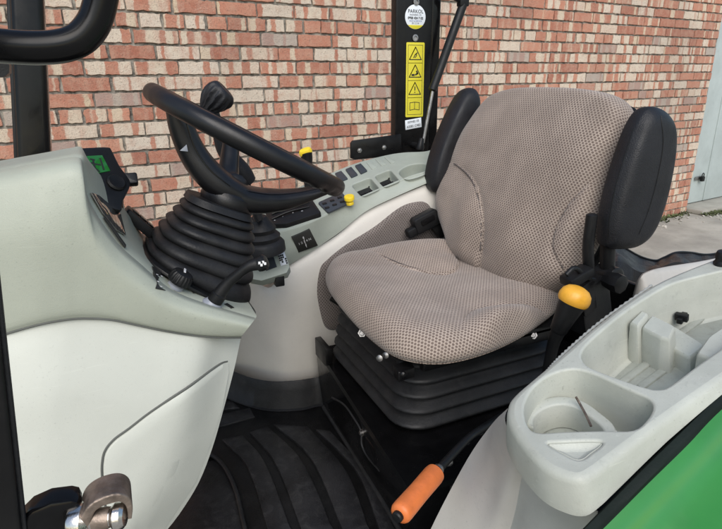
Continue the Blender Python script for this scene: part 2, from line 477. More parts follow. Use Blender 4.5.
X0, X1, Z1 = -3.2, 5.30, 1.75
wall = thing('brick_wall', 'weathered red and cream brick wall with dark joints behind the cab', 'wall', Wp(1, 0, -1.715))
bb = B()
fb = [Wp(X0, .011, -1.9), Wp(X1, .011, -1.9), Wp(X1, .011, Z1), Wp(X0, .011, Z1)]
bk = [p + WN * .22 for p in fb]
bb.add(fb + bk, [(0, 1, 2, 3), (4, 7, 6, 5), (0, 4, 5, 1), (1, 5, 6, 2), (2, 6, 7, 3), (3, 7, 4, 0)])
bb.out('mortar', 'mortar', wall, smooth=False)
bb = B(); seeds = []
rng = random.Random(3)
for row in range(-23, 24):
    header = row % 6 == 0
    L = .1125 if header else .225
    zt, zb = -row * .075 - .0064 , -(row + 1) * .075 + .0064
    st = 0 if header else (.05625 + (.1125 if row % 2 else 0))
    k0 = int((X0 - st) / L) - 1
    drift = rng.uniform(-.012, .012)
    for k in range(k0, int((X1 - st) / L) + 2):
        a = st + k * L + .006 + drift + rng.uniform(-.003, .003); e = a + L - .012 + rng.uniform(-.003, .003)
        a, e = max(a, X0), min(e, X1)
        if e - a < .03: continue
        pr = rng.uniform(-.003, .002); sd = rng.random(); j = lambda: rng.gauss(0, .0016)
        # face with slightly rough arrises
        nx = 12 if e - a > .15 else 7
        fr_, inn = [], []
        xs = np.linspace(a, e, nx); zs = np.linspace(zt, zb, 4)
        loop = [(x, zt) for x in xs] + [(e, z) for z in zs[1:-1]] + [(x, zb) for x in xs[::-1]] + [(a, z) for z in zs[1:-1][::-1]]
        loop = [(x + j(), z + j()) for x, z in loop]
        cx_, cz_ = (a + e) / 2, (zt + zb) / 2
        r0 = [Wp(x, .014, z) for x, z in loop]
        r1 = [Wp(x, pr + .0022, z) for x, z in loop]
        r2 = [Wp(cx_ + (x - cx_) * (1 - .006 / (e - a)), pr, cz_ + (z - cz_) * .95) for x, z in loop]
        m = len(loop); k_ = len(bb.v)
        vs = r0 + r1 + r2; f = []
        for q in range(2):
            for i in range(m): f.append((q * m + i, q * m + (i + 1) % m, (q + 1) * m + (i + 1) % m, (q + 1) * m + i))
        f.append(tuple(2 * m + i for i in range(m)))
        uvl = [(x - a, z) for x, z in loop]
        bb.add(vs, f, uvl * 3); seeds += [sd] * len(vs)
br = bb.out('brick_face', 'brick', wall, angle=25)
att = br.data.attributes.new('seed', 'FLOAT', 'POINT'); att.data.foreach_set('value', seeds)
# end return of the wall at the doorway
bb = B(); rbox(bb, Wp(X1 + .006, .12, -.1), WX, WN, EZ, .006, .11, 1.8, .002, .002); bb.out('reveal', 'mortar', wall)

gd = thing('garage_door', 'blue grey painted garage door at the end of the brick wall', 'door', Wp(6.4, .1, -1.66))
bb = B(); rbox(bb, Wp(6.5, .125, -.3), WX, WN, EZ, 1.19, .02, 1.36, .004, .004); bb.out('door_leaf', 'door', gd)
bb = B()
for i in range(6): rbox(bb, Wp(5.36 + i * .44, .1, -.3), WX, WN, EZ, .018, .006, 1.355, .003, .002)
bb.out('door_batten', 'door', gd)
P = at(699, 178, pl=(Wp(5.5, .09, 0), WN))
bb = B(); rbox(bb, P, WX, EZ, -WN, .075, .02, .004, .006, .002); bb.out('hasp', 'steel', gd)
bb = B(); rbox(bb, P + WX * .03 - WN * .022 - EZ * .01, WX, EZ, -WN, .026, .026, .014, .008, .003)
tube(bb, [P + WX * .012 - WN * .022 + EZ * .012, P + WX * .014 - WN * .022 + EZ * .042, P + WX * .03 - WN * .022 + EZ * .052, P + WX * .046 - WN * .022 + EZ * .042, P + WX * .048 - WN * .022 + EZ * .012], .005, sm=4)
bb.out('padlock', 'black', gd)
bb = B(); rbox(bb, Wp(6.5, .0, -1.692), WX, WN, EZ, 1.19, .16, .022, .006, .006)
o = bb.out('door_threshold', 'concrete'); o['kind'] = 'structure'

bb = B(); n = 60; g = np.linspace(-1, 1, n); g = np.sign(g) * np.abs(g) ** 3 * 300
gx, gy = np.meshgrid(g + 2, g + 2)
zz = GZ + .004 * np.sin(gx * 2.1) * np.cos(gy * 1.7) * (np.abs(gx) < 9) * (np.abs(gy) < 9)
grid(bb, np.stack([gx, gy, zz], -1)); o = bb.out('ground', 'concrete'); o['kind'] = 'structure'
# weeds and chips along the foot of the wall
bb = B()
for i in range(420):
    X = rng.uniform(2.6, 6.6); o_ = -abs(rng.gauss(0, .05)) - .004
    if X > X1: o_ -= .16
    p = Wp(X, o_, 0); p[2] = GZ
    for k in range(rng.randint(2, 5)):
        a = rng.uniform(0, 6.28); l = rng.uniform(.008, .05); w = rng.uniform(.003, .008)
        t = V3(math.cos(a), math.sin(a), 0); s = np.cross(t, EZ) * w
        bb.add([p - s, p + s, p + t * l * .6 + EZ * l * .7 + s * .6, p + t * l + EZ * l * .6], [(0, 1, 2, 3)])
o = bb.out('weed', 'weed', smooth=False, fix=False); o['kind'] = 'stuff'
bb = B()
for i in range(160):
    X = rng.uniform(3.4, 6.6); p = Wp(X, -abs(rng.gauss(0, .12)) - (.2 if X > X1 else .03), 0); p[2] = GZ
    s = rng.uniform(.004, .016); lathe(bb, p, (rng.uniform(-.4, .4), rng.uniform(-.4, .4), 1), [(s * .7, 0), (s, s * .3), (s * .7, s * .7), (s * .2, s * .85)], n=6)
o = bb.out('gravel', 'debris', angle=10); o['kind'] = 'stuff'

# ------------------------------------------------------------------ daylight
w = bpy.data.worlds.new('World'); S.world = w; w.use_nodes = True
nt = w.node_tree; bg = nt.nodes['Background']
sky = nt.nodes.new('ShaderNodeTexSky'); sky.sky_type = 'NISHITA'; sky.sun_disc = False
SUN_EL, SUN_AZ = 44, 203      # azimuth: direction the light comes from, measured from +Y clockwise
sky.sun_elevation = R(SUN_EL); sky.sun_rotation = R(SUN_AZ); sky.air_density = 1.3; sky.dust_density = 1.5; sky.ozone_density = .6
nt.links.new(sky.outputs[0], bg.inputs[0]); bg.inputs[1].default_value = .13
sl = bpy.data.lights.new('sun', 'SUN'); sl.energy = 2.05; sl.angle = R(50); sl.color = (1, .965, .925)
so = bpy.data.objects.new('sun', sl); COL.objects.link(so)
dl = Vector((math.sin(R(SUN_AZ)) * math.cos(R(SUN_EL)), math.cos(R(SUN_AZ)) * math.cos(R(SUN_EL)), math.sin(R(SUN_EL))))
so.rotation_euler = dl.to_track_quat('Z', 'Y').to_euler(); so.location = (0, -3, 5)
S.view_settings.view_transform = 'Standard'; S.view_settings.look = 'None'; S.view_settings.gamma = 1
S.view_settings.use_curve_mapping = False; S.view_settings.exposure = .28
S.cycles.use_denoising = True; S.cycles.max_bounces = 8

# ------------------------------------------------------------------ driver's seat
seat = thing('operator_seat', 'taupe dotted fabric tractor seat with two raised black armrests', 'seat', (.76, 1.16, .2))
CO = np.array([(.478, 1.02), (.495, .905), (.56, .845), (.66, .836), (.78, .86), (.9, .905), (1.0, .955), (1.06, 1.03), (1.075, 1.2), (1.05, 1.34), (.96, 1.42), (.85, 1.46), (.72, 1.478), (.62, 1.478), (.545, 1.44), (.505, 1.34), (.484, 1.18)])
CO = cm(CO, 16, closed=True)


def smooth_path(P, k=14):
    P = np.array(P)
    for i in range(k): P[1:-1] = P[1:-1] * .5 + (P[:-2] + P[2:]) * .25
    return P


def seam_field(p, line, inside):
    """distance of plan points to a seam line, and which of them lie in the lobe it bounds"""
    L = np.asarray(line, float); A, C = L[:-1], L[1:]; d = np.full(len(p), 9.)
    for a_, c_ in zip(A, C):
        v = c_ - a_; t = np.clip(((p - a_) @ v) / (v @ v), 0, 1)
        d = np.minimum(d, np.linalg.norm(p - (a_ + t[:, None] * v), axis=1))
    poly = np.concatenate([L, np.asarray(inside, float)]); w = np.zeros(len(p), bool); q = poly[-1]
    for r in poly:
        with np.errstate(divide='ignore', invalid='ignore'):
            w ^= ((r[1] > p[:, 1]) != (q[1] > p[:, 1])) & (p[:, 0] < (q[0] - r[0]) * (p[:, 1] - r[1]) / (q[1] - r[1]) + r[0])
        q = r
    return d, w


FARS = [(352, 241), (372, 246), (390, 252), (412, 257), (436, 259), (452, 256), (459, 250), (456, 245)]
NEARS = [(464, 324), (464, 313), (468, 306), (478, 300), (498, 296), (525, 293), (556, 290)]
farl = cm(np.array([at(*q, z=.527)[:2] for q in FARS]), 4); nearl = cm(np.array([at(*q, z=.520)[:2] for q in NEARS]), 4)


def cush_h(p, s, h):
    x, y = p[:, 0], p[:, 1]
    if h < .45: return np.zeros(len(p))
    k = sstep(.445, .49, h)
    d, w = seam_field(p, farl, [(1.1, 1.35), (1.1, 1.7), (.5, 1.7), farl[0] + (0, .1)])
    edge_ = .014 * sstep(1.30, 1.42, y) * sstep(.5, .62, x)
    far = edge_ + sstep(farl[0][0] - .05, farl[0][0] + .22, x) * (np.where(w, .013 * sstep(.0, .08, d), 0) - .006 * np.exp(-(d / .016) ** 2) - np.where(w, 0, .010 * np.exp(-(d / .06) ** 2)))
    d, w = seam_field(p, nearl, [(1.12, .98), (1.12, .7), (nearl[0][0], .7)])
    tp_ = sstep(nearl[0][0] - .02, nearl[0][0] + .12, x)
    near = tp_ * (np.where(w, .030 * sstep(.0, .075, d), 0) - .006 * np.exp(-(d / .016) ** 2) - np.where(w, 0, .012 * np.exp(-(d / .06) ** 2)))
    dish = -.012 * np.exp(-(((x - .88) / .16) ** 2 + ((y - 1.17) / .13) ** 2))
    lip = .006 * sstep(.66, .52, x)
    return k * (far + near + dish + lip)


bb = B()
pillow(bb, CO, (.77, 1.16), (np.zeros(3), EX, EY, EZ),
       [(0, .500), (.15, .500), (.3, .500), (.42, .501), (.54, .502), (.62, .503), (.70, .504), (.77, .503), (.84, .501), (.90, .495), (.95, .484), (.983, .470), (1.0, .456), (.992, .443), (.965, .434), (.92, .430), (.5, .429), (0, .429)], cush_h)
cushion = bb.out('seat_cushion', 'fabric', seat, angle=70)
cb = bb.bvh()
bb = B()
for l_ in (farl,):
    bb = B(); P = []
    for q in l_:
        p_, n_, i_, t_ = cb.ray_cast(Vector((q[0], q[1], .7)), Vector((0, 0, -1)))
        if p_ is not None: P.append(np.array(p_) + EZ * .0018)
    P = smooth_path(P); tube(bb, P, .0016, n=8); bb.out('seam', 'seam', cushion)

# backrest in its own reclined plane
BO = V3(.955, 1.16, .47); BUP = nrm((.272, 0, .962)); BN = np.cross(EY, BUP)
BN = BN if BN[0] < 0 else -BN              # points towards the driver (-x)
sil = [(438, 212), (440, 190), (447, 163), (460, 136), (477, 109), (491, 94), (510, 87), (530, 85), (560, 85), (590, 87), (612, 92), (624, 101), (627, 116), (621, 150), (608, 198), (592, 240), (574, 272), (556, 290)]
Q = [at(*q, pl=(BO, BN)) - BO for q in sil]
Q = [(q @ EY, q @ BUP) for q in Q]
Q += [(-.12, -.03), (.05, -.03), (.2, -.02), (.27, .03)]
Q = np.array(Q); Q = Q.mean(0) + (Q - Q.mean(0)) * (.963, .985)
BOUT = cm(Q, 13, closed=True)
bc = BOUT.mean(0)


BFO = BO + BN * .06
toB = lambda q: ((at(*q, pl=(BFO, BN)) - BO) @ EY, (at(*q, pl=(BFO, BN)) - BO) @ BUP)
WL_ = [(452, 163), (461, 169), (471, 178), (478, 192), (482, 212), (482, 232), (478, 250)]
WR_ = [(606, 163), (596, 170), (580, 183), (566, 199), (556, 216), (549, 233), (547, 248), (550, 266)]
wl_, wr_ = cm(np.array([toB(q) for q in WL_]), 4), cm(np.array([toB(q) for q in WR_]), 4)


def back_h(p, s, h):
    a, u = p[:, 0], p[:, 1]
    k = sstep(.012, .05, h); out = 0
    for l, sg in ((wl_, 1), (wr_, -1)):
        d, w = seam_field(p, l, [(l[-1][0], -.2), (sg * .6, -.2), (sg * .6, l[0][1])])
        tp_ = sstep(l[0][1] + .03, l[0][1] - .09, u); out = out + tp_ * (np.where(w, .014 * sstep(.003, .08, d), 0) - .005 * np.exp(-(d / .015) ** 2) - np.where(w, 0, .008 * np.exp(-(d / .06) ** 2)))
    lum = .016 * np.exp(-((u - .15) / .12) ** 2) * sstep(.2, .08, np.abs(a - bc[0]))
    top = -.016 * sstep(.34, .5, u)
    return k * (out + lum + top)


bb = B()
pillow(bb, BOUT, bc, (BO, EY, BUP, BN),
       [(0, .056), (.2, .056), (.36, .055), (.5, .054), (.6, .053), (.7, .051), (.78, .048), (.85, .043), (.91, .034), (.955, .020), (.985, .003), (1., -.018), (1., -.035), (.985, -.05), (.95, -.058), (.8, -.06), (0, -.06)], back_h)
back = bb.out('backrest', 'fabric', seat, angle=70); kb = bb.bvh()
for l_ in (wl_, wr_):
    bb = B(); P = []
    for q in l_:
        o_ = BO + EY * q[0] + BUP * q[1] + BN * .3; p_, n_, i_, t_ = kb.ray_cast(Vector(o_), Vector(-BN))
        if p_ is not None: P.append(np.array(p_) + BN * .0020)
    P = smooth_path(P); tube(bb, P, .0021, n=8); bb.out('seam', 'seam', back)
# black shell behind the backrest
bb = B()
pillow(bb, BOUT * .93 + bc * .07, bc, (BO - BN * .058, EY, BUP, BN), [(0, 0), (.9, 0), (.99, -.01), (1, -.022), (.96, -.036), (0, -.045)])
bb.out('back_shell', 'black', seat, angle=60)


def armrest(sil, y, th, label, sgn):
    n = EY; o = at(*sil[0], y=y)
    Q = np.array([at(*q, y=y) for q in sil]); c = Q.mean(0)
    O = cm(np.array([((q - c) @ EX, (q - c) @ EZ) for q in Q]), 6, closed=True)
    b = B()
    pillow(b, O, (0, 0), (c, EX, EZ, -EY), [(0, th * 1.02), (.4, th), (.62, th * .97), (.8, th * .86), (.9, th * .66), (.97, th * .3), (1, -.0), (1, -th * .5), (.96, -th * .9), (.8, -th), (0, -th)])
    a = b.out('armrest', 'softblack', seat, angle=70)
    if label: a['label'] = label
    return a, c, b.bvh()


a1, c1, ab1 = armrest([(605, 240), (608, 210), (617, 175), (631, 134), (642, 113), (652, 107), (664, 111), (671, 122), (671, 146), (666, 178), (658, 210), (648, 234), (637, 246), (622, 249), (608, 248)], .84, .031, 'nearer raised armrest, upright beside the backrest', 1)
a2, c2, ab2 = armrest([(429, 178), (433, 158), (443, 130), (455, 104), (463, 92), (471, 88), (477, 92), (478, 104), (470, 130), (458, 158), (446, 182), (438, 192), (431, 190)], 1.50, .036, None, -1)
for l_ in ([(634, 128), (625, 155), (616, 185), (610, 215), (608, 240)], [(661, 116), (663, 145), (657, 180), (648, 212), (639, 234)]):
    bb = B(); line_on(bb, ab1, l_, .0012); bb.out('seam', 'black', a1)
# armrest brackets
bb = B(); y0 = .86
p0, p1, p2 = at(608, 236, y=y0), at(607, 275, y=y0), at(603, 300, y=y0)
tube(bb, [p0, p1], .017, n=16); lathe(bb, p1 - EY * .03, EY, [(.02, 0), (.026, .004), (.026, .05), (.02, .056)], n=20)
tube(bb, [at(592, 215, y=y0), at(588, 250, y=y0), at(590, 290, y=y0), at(585, 320, y=y0)], .013, sm=4)
bb.out('armrest_bracket', 'black', a1)
bb = B(); lathe(bb, at(617, 283, y=.80), -EY, [(.018, -.03), (.024, 0), (.022, .012), (.012, .016)], n=8); bb.out('adjuster_knob', 'black', a1)
# belt buckle between cushion and side wall
bb = B()
pk = at(425, 221, y=1.47); ek = nrm(at(440, 213, y=1.47) - at(412, 228, y=1.47)); fk = np.cross(EY, ek)
fk = fk if fk[2] > 0 else -fk
rbox(bb, pk, ek, fk, EY, .046, .028, .018, .012, .006)
rbox(bb, pk - ek * .05 - fk * .012, ek, fk, EY, .026, .015, .014, .008, .005)
rbox(bb, pk + ek * .035 - fk * .045, nrm(ek * .4 - fk), ek, EY, .04, .018, .008, .006, .003)
bk_ = bb.out('belt_buckle', 'black', seat)
bb = B(); rbox(bb, pk - EY * .018 + ek * .002 + fk * .006, ek, fk, EY, .026, .009, .003, .004, .001); bb.out('release_button', 'gloss', bk_)

# frame under the cushion, bellows of the suspension
bb = B()
rbox(bb, (.77, 1.16, .418), EX, EY, EZ, .235, .255, .009, .05, .004)
rbox(bb, (.77, .915, .405), EX, EY, EZ, .21, .010, .018, .006, .004)
rbox(bb, (.555, 1.15, .402), EX, EY, EZ, .010, .2, .016, .006, .004)
tube(bb, [(.60, 1.36, .39), at(338, 303, y=1.36), at(331, 298, y=1.37)], .009)
bb.out('seat_frame', 'satin', seat)
for q in ((362, 333), (533, 335)):
    bb = B(); p = at(*q, z=.41); bolt(bb, p, nrm(CAM - p), .007, .008); bb.out('bolt', 'steel', seat)
bb = B()
for q, k in (((381, 357), .0), ((387, 354), .01)):
    p = at(*q, z=.40); lathe(bb, p, nrm((-.7, -.7, .2)), [(.004, -.02), (.004, .004), (.008, .005), (.008, .012), (.004, .014)], n=10)
bb.out('adjuster_bolt', 'steel', seat)
bb = B(); p = at(404, 371, z=.395)
rbox(bb, p, nrm((1, .1, 0)), nrm((0, 1, .2)), EZ, .022, .014, .012, .004, .002); lathe(bb, p + V3(-.01, -.014, .004), nrm((-.5, -.8, .2)), [(.006, 0), (.006, .01), (.003, .012)], n=10)
bb.out('latch_clip', 'satin', seat)
bb = B(); rings = []
NF = 5; zt, zb = .392, .205
for i in range(NF * 10 + 1):
    t = i / (NF * 10); ph = (t * NF) % 1.0
    bulge = max(0, 1 - abs(2 * ph - 1.1) ** 1.25)
    out = -.022 + .019 * bulge + .022 * t
    p = rr(.235 + out, .235 + out, .075); rings.append(np.c_[.775 + p[:, 0], 1.175 + p[:, 1], np.full(len(p), zt + (zb - zt) * t)])
loft(bb, rings)
bb.out('suspension_bellows', 'rubber', seat, angle=60)

# ------------------------------------------------------------------ black seat pedestal
ped = thing('seat_pedestal', 'black painted steel box under the seat with bolts along its sides', 'seat base', (.8, 1.15, 0))
bb = B()
fp = [(.505, 1.46), (.455, .77), (1.25, .77), (1.25, 1.46)]      # plan at the top
lo = [(.515, 1.46), (.495, .78), (1.25, .78), (1.25, 1.46)]
loft(bb, [[(x, y, -.02) for x, y in lo], [(x, y, .192) for x, y in fp], [(x + (.006 if x < 1 else 0), y + (.006 if y < 1 else 0), .199) for x, y in fp]])
bb.out('pedestal_box', 'gloss', ped, angle=20)
bb = B()   # edge flange up the far front corner
rbox(bb, (.508, 1.40, .215), EX, EY, EZ, .010, .05, .03, .003, .002); bb.out('flange', 'satin', ped)
bb = B()
for q in ((480, 431), (471, 435), (466, 441), (449, 462), (455, 491), (421, 497)):
    p = at(*q, y=.768); bolt(bb, p, -EY, .006, .006); bb.out('bolt', 'steel', ped); bb = B()
fpl = (V3(.47, 1.1, .1), nrm((-1, -.06, .12)))
for q in ((364, 432), (379, 451)):
    p = at(*q, pl=fpl); bolt(bb, p - V3(.004, 0, 0), fpl[1], .006, .007); bb.out('bolt', 'steel', ped); bb = B()
bb = B(); tube(bb, [at(q[0], q[1], pl=fpl) - V3(.006, 0, 0) for q in ((334, 397), (346, 404), (355, 416), (363, 430), (364, 444), (370, 456), (382, 470))], .0028, sm=5); bb.out('cable', 'rubber', ped)
bb = B(); p = at(374, 450, pl=fpl); rbox(bb, p, EY, EZ, fpl[1], .03, .025, .012, .01, .004); bb.out('catch_plate', 'gloss', ped)

# ------------------------------------------------------------------ cab floor and mat
bb = B()
rbox(bb, (.35, 1.02, -.045), EX, EY, EZ, 1.1, .74, .03, .02, .004); o = bb.out('cab_floor', 'satin'); tag(o, 'black steel floor plate of the cab below the rubber mat', 'floor plate')
mat_ = thing('floor_mat', 'dusty black rubber floor mat with long raised ribs between dash and seat', 'floor mat', (.25, 1.1, -.01))
PZ = 0.0
bb = B()
outl = [(206, 453), (216, 459), (226, 470), (236, 492), (243, 520), (252, 560), (420, 560), (400, 529), (322, 405), (300, 409), (270, 410), (240, 403), (222, 395), (205, 384), (190, 372), (165, 400)]
P = np.array([at(*q, z=PZ - .006) for q in outl]); prism(bb, P, EZ, .006, .002)
bb.out('mat_base', 'matbase', mat_)
def band(a, c):
    A = cm(np.array(a, float), 8); C = cm(np.array(c, float), 8)
    return np.array([at(*q, z=PZ) for q in A] + [at(*q, z=PZ) for q in C[::-1]])
ribs = [
    ([(250, 434), (276, 466), (302, 533)], [(268, 428), (303, 464), (334, 533)]),
    ([(274, 426), (312, 462), (343, 533)], [(308, 428), (347, 474), (370, 533)]),
    ([(222, 441), (248, 470), (268, 533)], [(243, 437), (266, 466), (292, 533)]),
    ([(316, 431), (357, 474), (380, 533)], [(330, 432), (366, 474), (396, 533)]),
]
for a, c in ribs:
    bb = B(); prism(bb, band(a, c), EZ, .008, .003); bb.out('rib', 'matrubber', mat_)
for a, c in (([(165, 425), (205, 430), (255, 418)], [(160, 412), (205, 418), (250, 409)]), ([(172, 402), (200, 412), (240, 409)], [(175, 393), (200, 402), (232, 402)])):
    bb = B(); prism(bb, band(a, c), EZ, .006, .002); bb.out('rib', 'matrubber', mat_)
# upstanding lip along the far side wall and by the pedestal
bb = B()
lowp = cm(np.array([at(*q, z=PZ) for q in ((150, 345), (180, 366), (195, 378), (210, 388), (228, 398), (250, 406), (272, 410), (300, 409), (318, 405), (326, 407))]), 5)
hi = cm(np.array([at(*q, y=at(*l_, z=PZ)[1] + .014) for q, l_ in zip(((165, 318), (190, 342), (203, 354), (216, 364), (232, 372), (252, 379.5), (273, 383), (298, 382), (317, 379), (325, 378)), ((150, 345), (180, 366), (195, 378), (210, 388), (228, 398), (250, 406), (272, 410), (300, 409), (318, 405), (326, 407)))]), 5)
hi2 = hi + V3(0, .012, 0); lo2 = lowp + V3(0, .03, -.01)
grid(bb, [lowp - V3(0, .012, -.002), lowp + V3(0, 0, .004), lowp * .3 + hi * .7, hi, hi + V3(0, .005, .004), hi2, lo2]); bb.out('mat_lip', 'rubber', mat_, angle=60)
bb = B()
tube(bb, [at(*q, z=.006) for q in ((324, 407), (345, 440), (370, 480), (400, 530), (412, 552))], .008, sm=4); bb.out('edge_bead', 'rubber', mat_)
# pedal well in front of the mat
bb = B(); rbox(bb, at(206, 505, z=-.008), EX, EY, EZ, .10, .16, .006, .02, .003); o = bb.out('well_cover', 'matrubber', mat_)
bb = B(); tube(bb, [at(*q, z=.004) for q in ((203, 452), (215, 457), (226, 469), (236, 491), (243, 520), (250, 550))], .006, sm=5); bb.out('edge_bead', 'rubber', mat_)

# ------------------------------------------------------------------ right-hand side wall of the cab and its upholstered insert
sw = thing('side_wall', 'warm white moulded cab side wall with fabric insert, behind the seat cushion', 'side wall', (.5, 1.53, .1))
YS = 1.53
def syz(px, py): return at(px, py, y=YS)
tops = [(150, 276), (200, 272), (240, 268), (268, 288), (284, 270), (310, 252), (337, 235), (362, 214), (392, 199), (428, 184), (470, 168), (560, 140)]
T_ = np.array([syz(*q) for q in tops]); net = []
for t, dy in ((0, .0), (.06, -.012), (.2, -.016), (.5, -.012), (.8, 0.0), (1, .03)):
    row = T_.copy(); row[:, 2] = T_[:, 2] + (-.02 - T_[:, 2]) * t
    row[:, 1] += dy + .22 * t * sstep(.47, .25, row[:, 0])
    net.append(row)
bb = B(); d = dense(net, 5, 4); grid(bb, d); swb = bb.bvh()
grid(bb, [d[0], d[0] + V3(0, .03, 0)])
bb.out('wall_shell', 'side', sw, angle=60)
# raised moulded ridge along the top edge
bb = B(); ins = [(318, 268), (326, 258), (345, 243), (372, 226), (395, 209), (412, 202), (424, 202), (431, 212), (445, 245), (440, 300), (352, 310), (345, 322), (333, 328), (324, 325), (319, 312), (315, 290)]
O = cm(np.array([syz(*q) for q in ins]), 5, closed=True)
lift = []
for p in O:
    lift.append((p[0], p[2]))
O2 = np.array(lift); cc = np.array(lift).mean(0)
pillow(bb, O2, cc, (V3(0, YS - .013, 0), EX, EZ, -EY), [(0, .012), (.5, .012), (.85, .012), (.93, .010), (.98, .006), (1, 0), (1, -.015), (0, -.015)])
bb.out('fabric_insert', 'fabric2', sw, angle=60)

# ------------------------------------------------------------------ right-hand control console
def deck(b, outer, holes, n, fl):
    """flat deck with rounded-over pockets; holes: list of (loop, depth, taper); returns floor loops"""
    n = nrm(n); outer = ccw(outer, n); H = [ccw(h, n) for h, _, _ in holes]
    tops = [inset(h, -fl, n) for h in H]
    u_ = nrm(outer[1] - outer[0]); v_ = np.cross(n, u_); o_ = outer[0]
    loops = [[((p - o_) @ u_, (p - o_) @ v_) for p in l] for l in [outer] + tops]
    pts = [q for l in loops for q in l]; edges = []; k_ = 0
    for l in loops:
        edges += [(k_ + i, k_ + (i + 1) % len(l)) for i in range(len(l))]; k_ += len(l)
    cv, ce, cf = delaunay_2d_cdt([Vector(q) for q in pts], edges, [], 0, 1e-6)[:3]
    def within(x, y, l):
        c = False; j = l[-1]
        for i in l:
            if (i[1] > y) != (j[1] > y) and x < (j[0] - i[0]) * (y - i[1]) / (j[1] - i[1]) + i[0]: c = not c
            j = i
        return c
    keep = []
    for f in cf:
        x, y = sum(cv[i][0] for i in f) / len(f), sum(cv[i][1] for i in f) / len(f)
        if within(x, y, loops[0]) and not any(within(x, y, l) for l in loops[1:]): keep.append(tuple(f))
    b.add([o_ + u_ * q[0] + v_ * q[1] for q in cv], keep)
    floors = []
    for h, t, (_, dep, tap) in zip(H, tops, holes):
        r = [t, inset(h, -fl * .45, n) - n * fl * .12, inset(h, -fl * .1, n) - n * fl * .45, h - n * fl]
        d1 = inset(h, tap * .8, n) - n * (dep - fl * 1.2)
        r += [h * .5 + d1 * .5, d1, inset(h, tap + fl * .5, n) - n * (dep - fl * .35), inset(h, tap + fl * 1.5, n) - n * dep]
        grid(b, np.stack(r), closed=True)
        f = r[-1]; b.add(f, tess([f])); floors.append(f)
    return floors


TA, TB, TC = at(285, 232, y=1.50), at(428, 178, y=1.50), at(385, 155, y=1.74)
TN = nrm(np.cross(TB - TA, TC - TA)); TN = TN if TN[2] > 0 else -TN
TP = (TA, TN)
tp = lambda *q: at(*q, pl=TP)
con = thing('control_console', 'grey green plastic side console with switches and pockets below the brick wall', 'control console', tp(350, 205))
F_ = cm(np.array([tp(*q) for q in [(267, 233), (285, 230), (312, 221), (340, 207), (362, 197), (385, 187), (410, 177), (436, 169), (470, 158), (540, 138)]]), 5)
G_ = cm(np.array([tp(*q) for q in [(540, 120), (470, 140), (436, 148), (424, 151), (404, 152), (385, 155), (355, 163), (330, 173), (300, 186), (272, 198), (262, 206)]]), 5)
top = np.concatenate([F_, G_])
quad = lambda pts, k=4: cm(np.array([tp(*q) for q in pts]), k, closed=True)
def rquad(pts, r=.2):
    P = [np.array(tp(*q)) for q in pts]; out = []
    m = len(P)
    for i in range(m):
        a, p, c = P[i - 1], P[i], P[(i + 1) % m]
        q0 = p + (a - p) * r; q1 = p + (c - p) * r
        for t in (0, .25, .5, .75, 1): out.append((1 - t) ** 2 * q0 + 2 * t * (1 - t) * p + t * t * q1)
    return np.array(out)
bb = B()
pk1, pk2 = rquad([(351, 185), (370, 177.5), (380, 189), (362, 197)]), rquad([(374, 176), (390, 169.5), (400, 181), (384, 187.5)])
pk3 = rquad([(397, 172), (409, 164.5), (425, 163), (431, 168.5), (423, 175.5), (406, 180.5)], .4)
fl = deck(bb, inset(ccw(top, TN), .006, TN), [(pk1, .035, .004), (pk2, .035, .004), (pk3, .05, .006)], TN, .004)
ot = ccw(top, TN)
grid(bb, np.stack([inset(ot, .006, TN), inset(ot, .0022, TN) - TN * .0012, ot - TN * .005]), closed=True)
L_ = cm(np.array([at(*q, y=1.517) for q in [(262, 283), (274, 282), (287, 267), (312, 251), (340, 232), (365, 212), (395, 197), (430, 182), (470, 166), (540, 140)]]), 5)
Fd = F_ - TN * .005
grid(bb, [Fd, Fd * .65 + L_ * .35 - EY * .004, Fd * .35 + L_ * .65 - EY * .005, L_, L_ + V3(0, .012, -.006)])
Gd = G_ - TN * .005
grid(bb, [Gd, Gd - EZ * .12])
lf = [Gd[-1], Fd[0], L_[0], L_[0] + V3(-.01, .2, -.02)]; bb.add(lf, [(0, 1, 2, 3)])
cob = bb.bvh(); shell = bb.out('console_body', 'console', con, angle=42)
for f, nm in ((fl[0], 'pocket_pad'), (fl[1], 'pocket_pad'), (fl[2], 'pocket_pad')):
    bb = B(); prism(bb, inset(ccw(f, TN), .001, TN) + TN * .0005, TN, .010, .003)
    c = f.mean(0)
    if f is not fl[2]:
        for k in range(3): prism(bb, rr(.006, .004, .002)[:, :1] * nrm(TB - TA) + rr(.006, .004, .002)[:, 1:] * np.cross(TN, nrm(TB - TA)) + c + TN * .010 + nrm(TB - TA) * (k - 1) * .016, TN, .006, .002)
    bb.out(nm, 'black' if f is not fl[2] else 'console', con)
SW = [[(335, 174.5), (341.5, 172), (348, 179.5), (341, 182.5)], [(345.5, 170.5), (351.5, 168), (358, 175.6), (351.5, 178.5)], [(355, 166.8), (361, 164.6), (367.5, 171.7), (361, 174.8)], [(326, 178.5), (331, 176.5), (337, 184), (331.5, 186.5)]]
for q in SW:
    bb = B(); P = np.array([tp(*v) for v in q]); prism(bb, rquad(q, .08), TN, .006, .002); bb.out('rocker_switch', 'switch', con)
for q in ([(366, 162.5), (371, 160.8), (377.5, 167.5), (372, 170)], [(375, 159.5), (380, 158), (387, 164.5), (381.5, 166.5)], [(384, 157.5), (389, 156.5), (396, 162.5), (391, 164)]):
    bb = B(); prism(bb, rquad(q, .1), TN, .002, .001); bb.out('blanking_plate', 'console', con)
bb = B(); prism(bb, rquad([(269, 229), (266, 214), (311, 200), (322, 216.5), (287, 228)], .08) , TN, .016, .004); lp = bb.out('lever_panel', 'black', con)
bb = B(); e1 = nrm(tp(316, 208) - tp(270, 221))
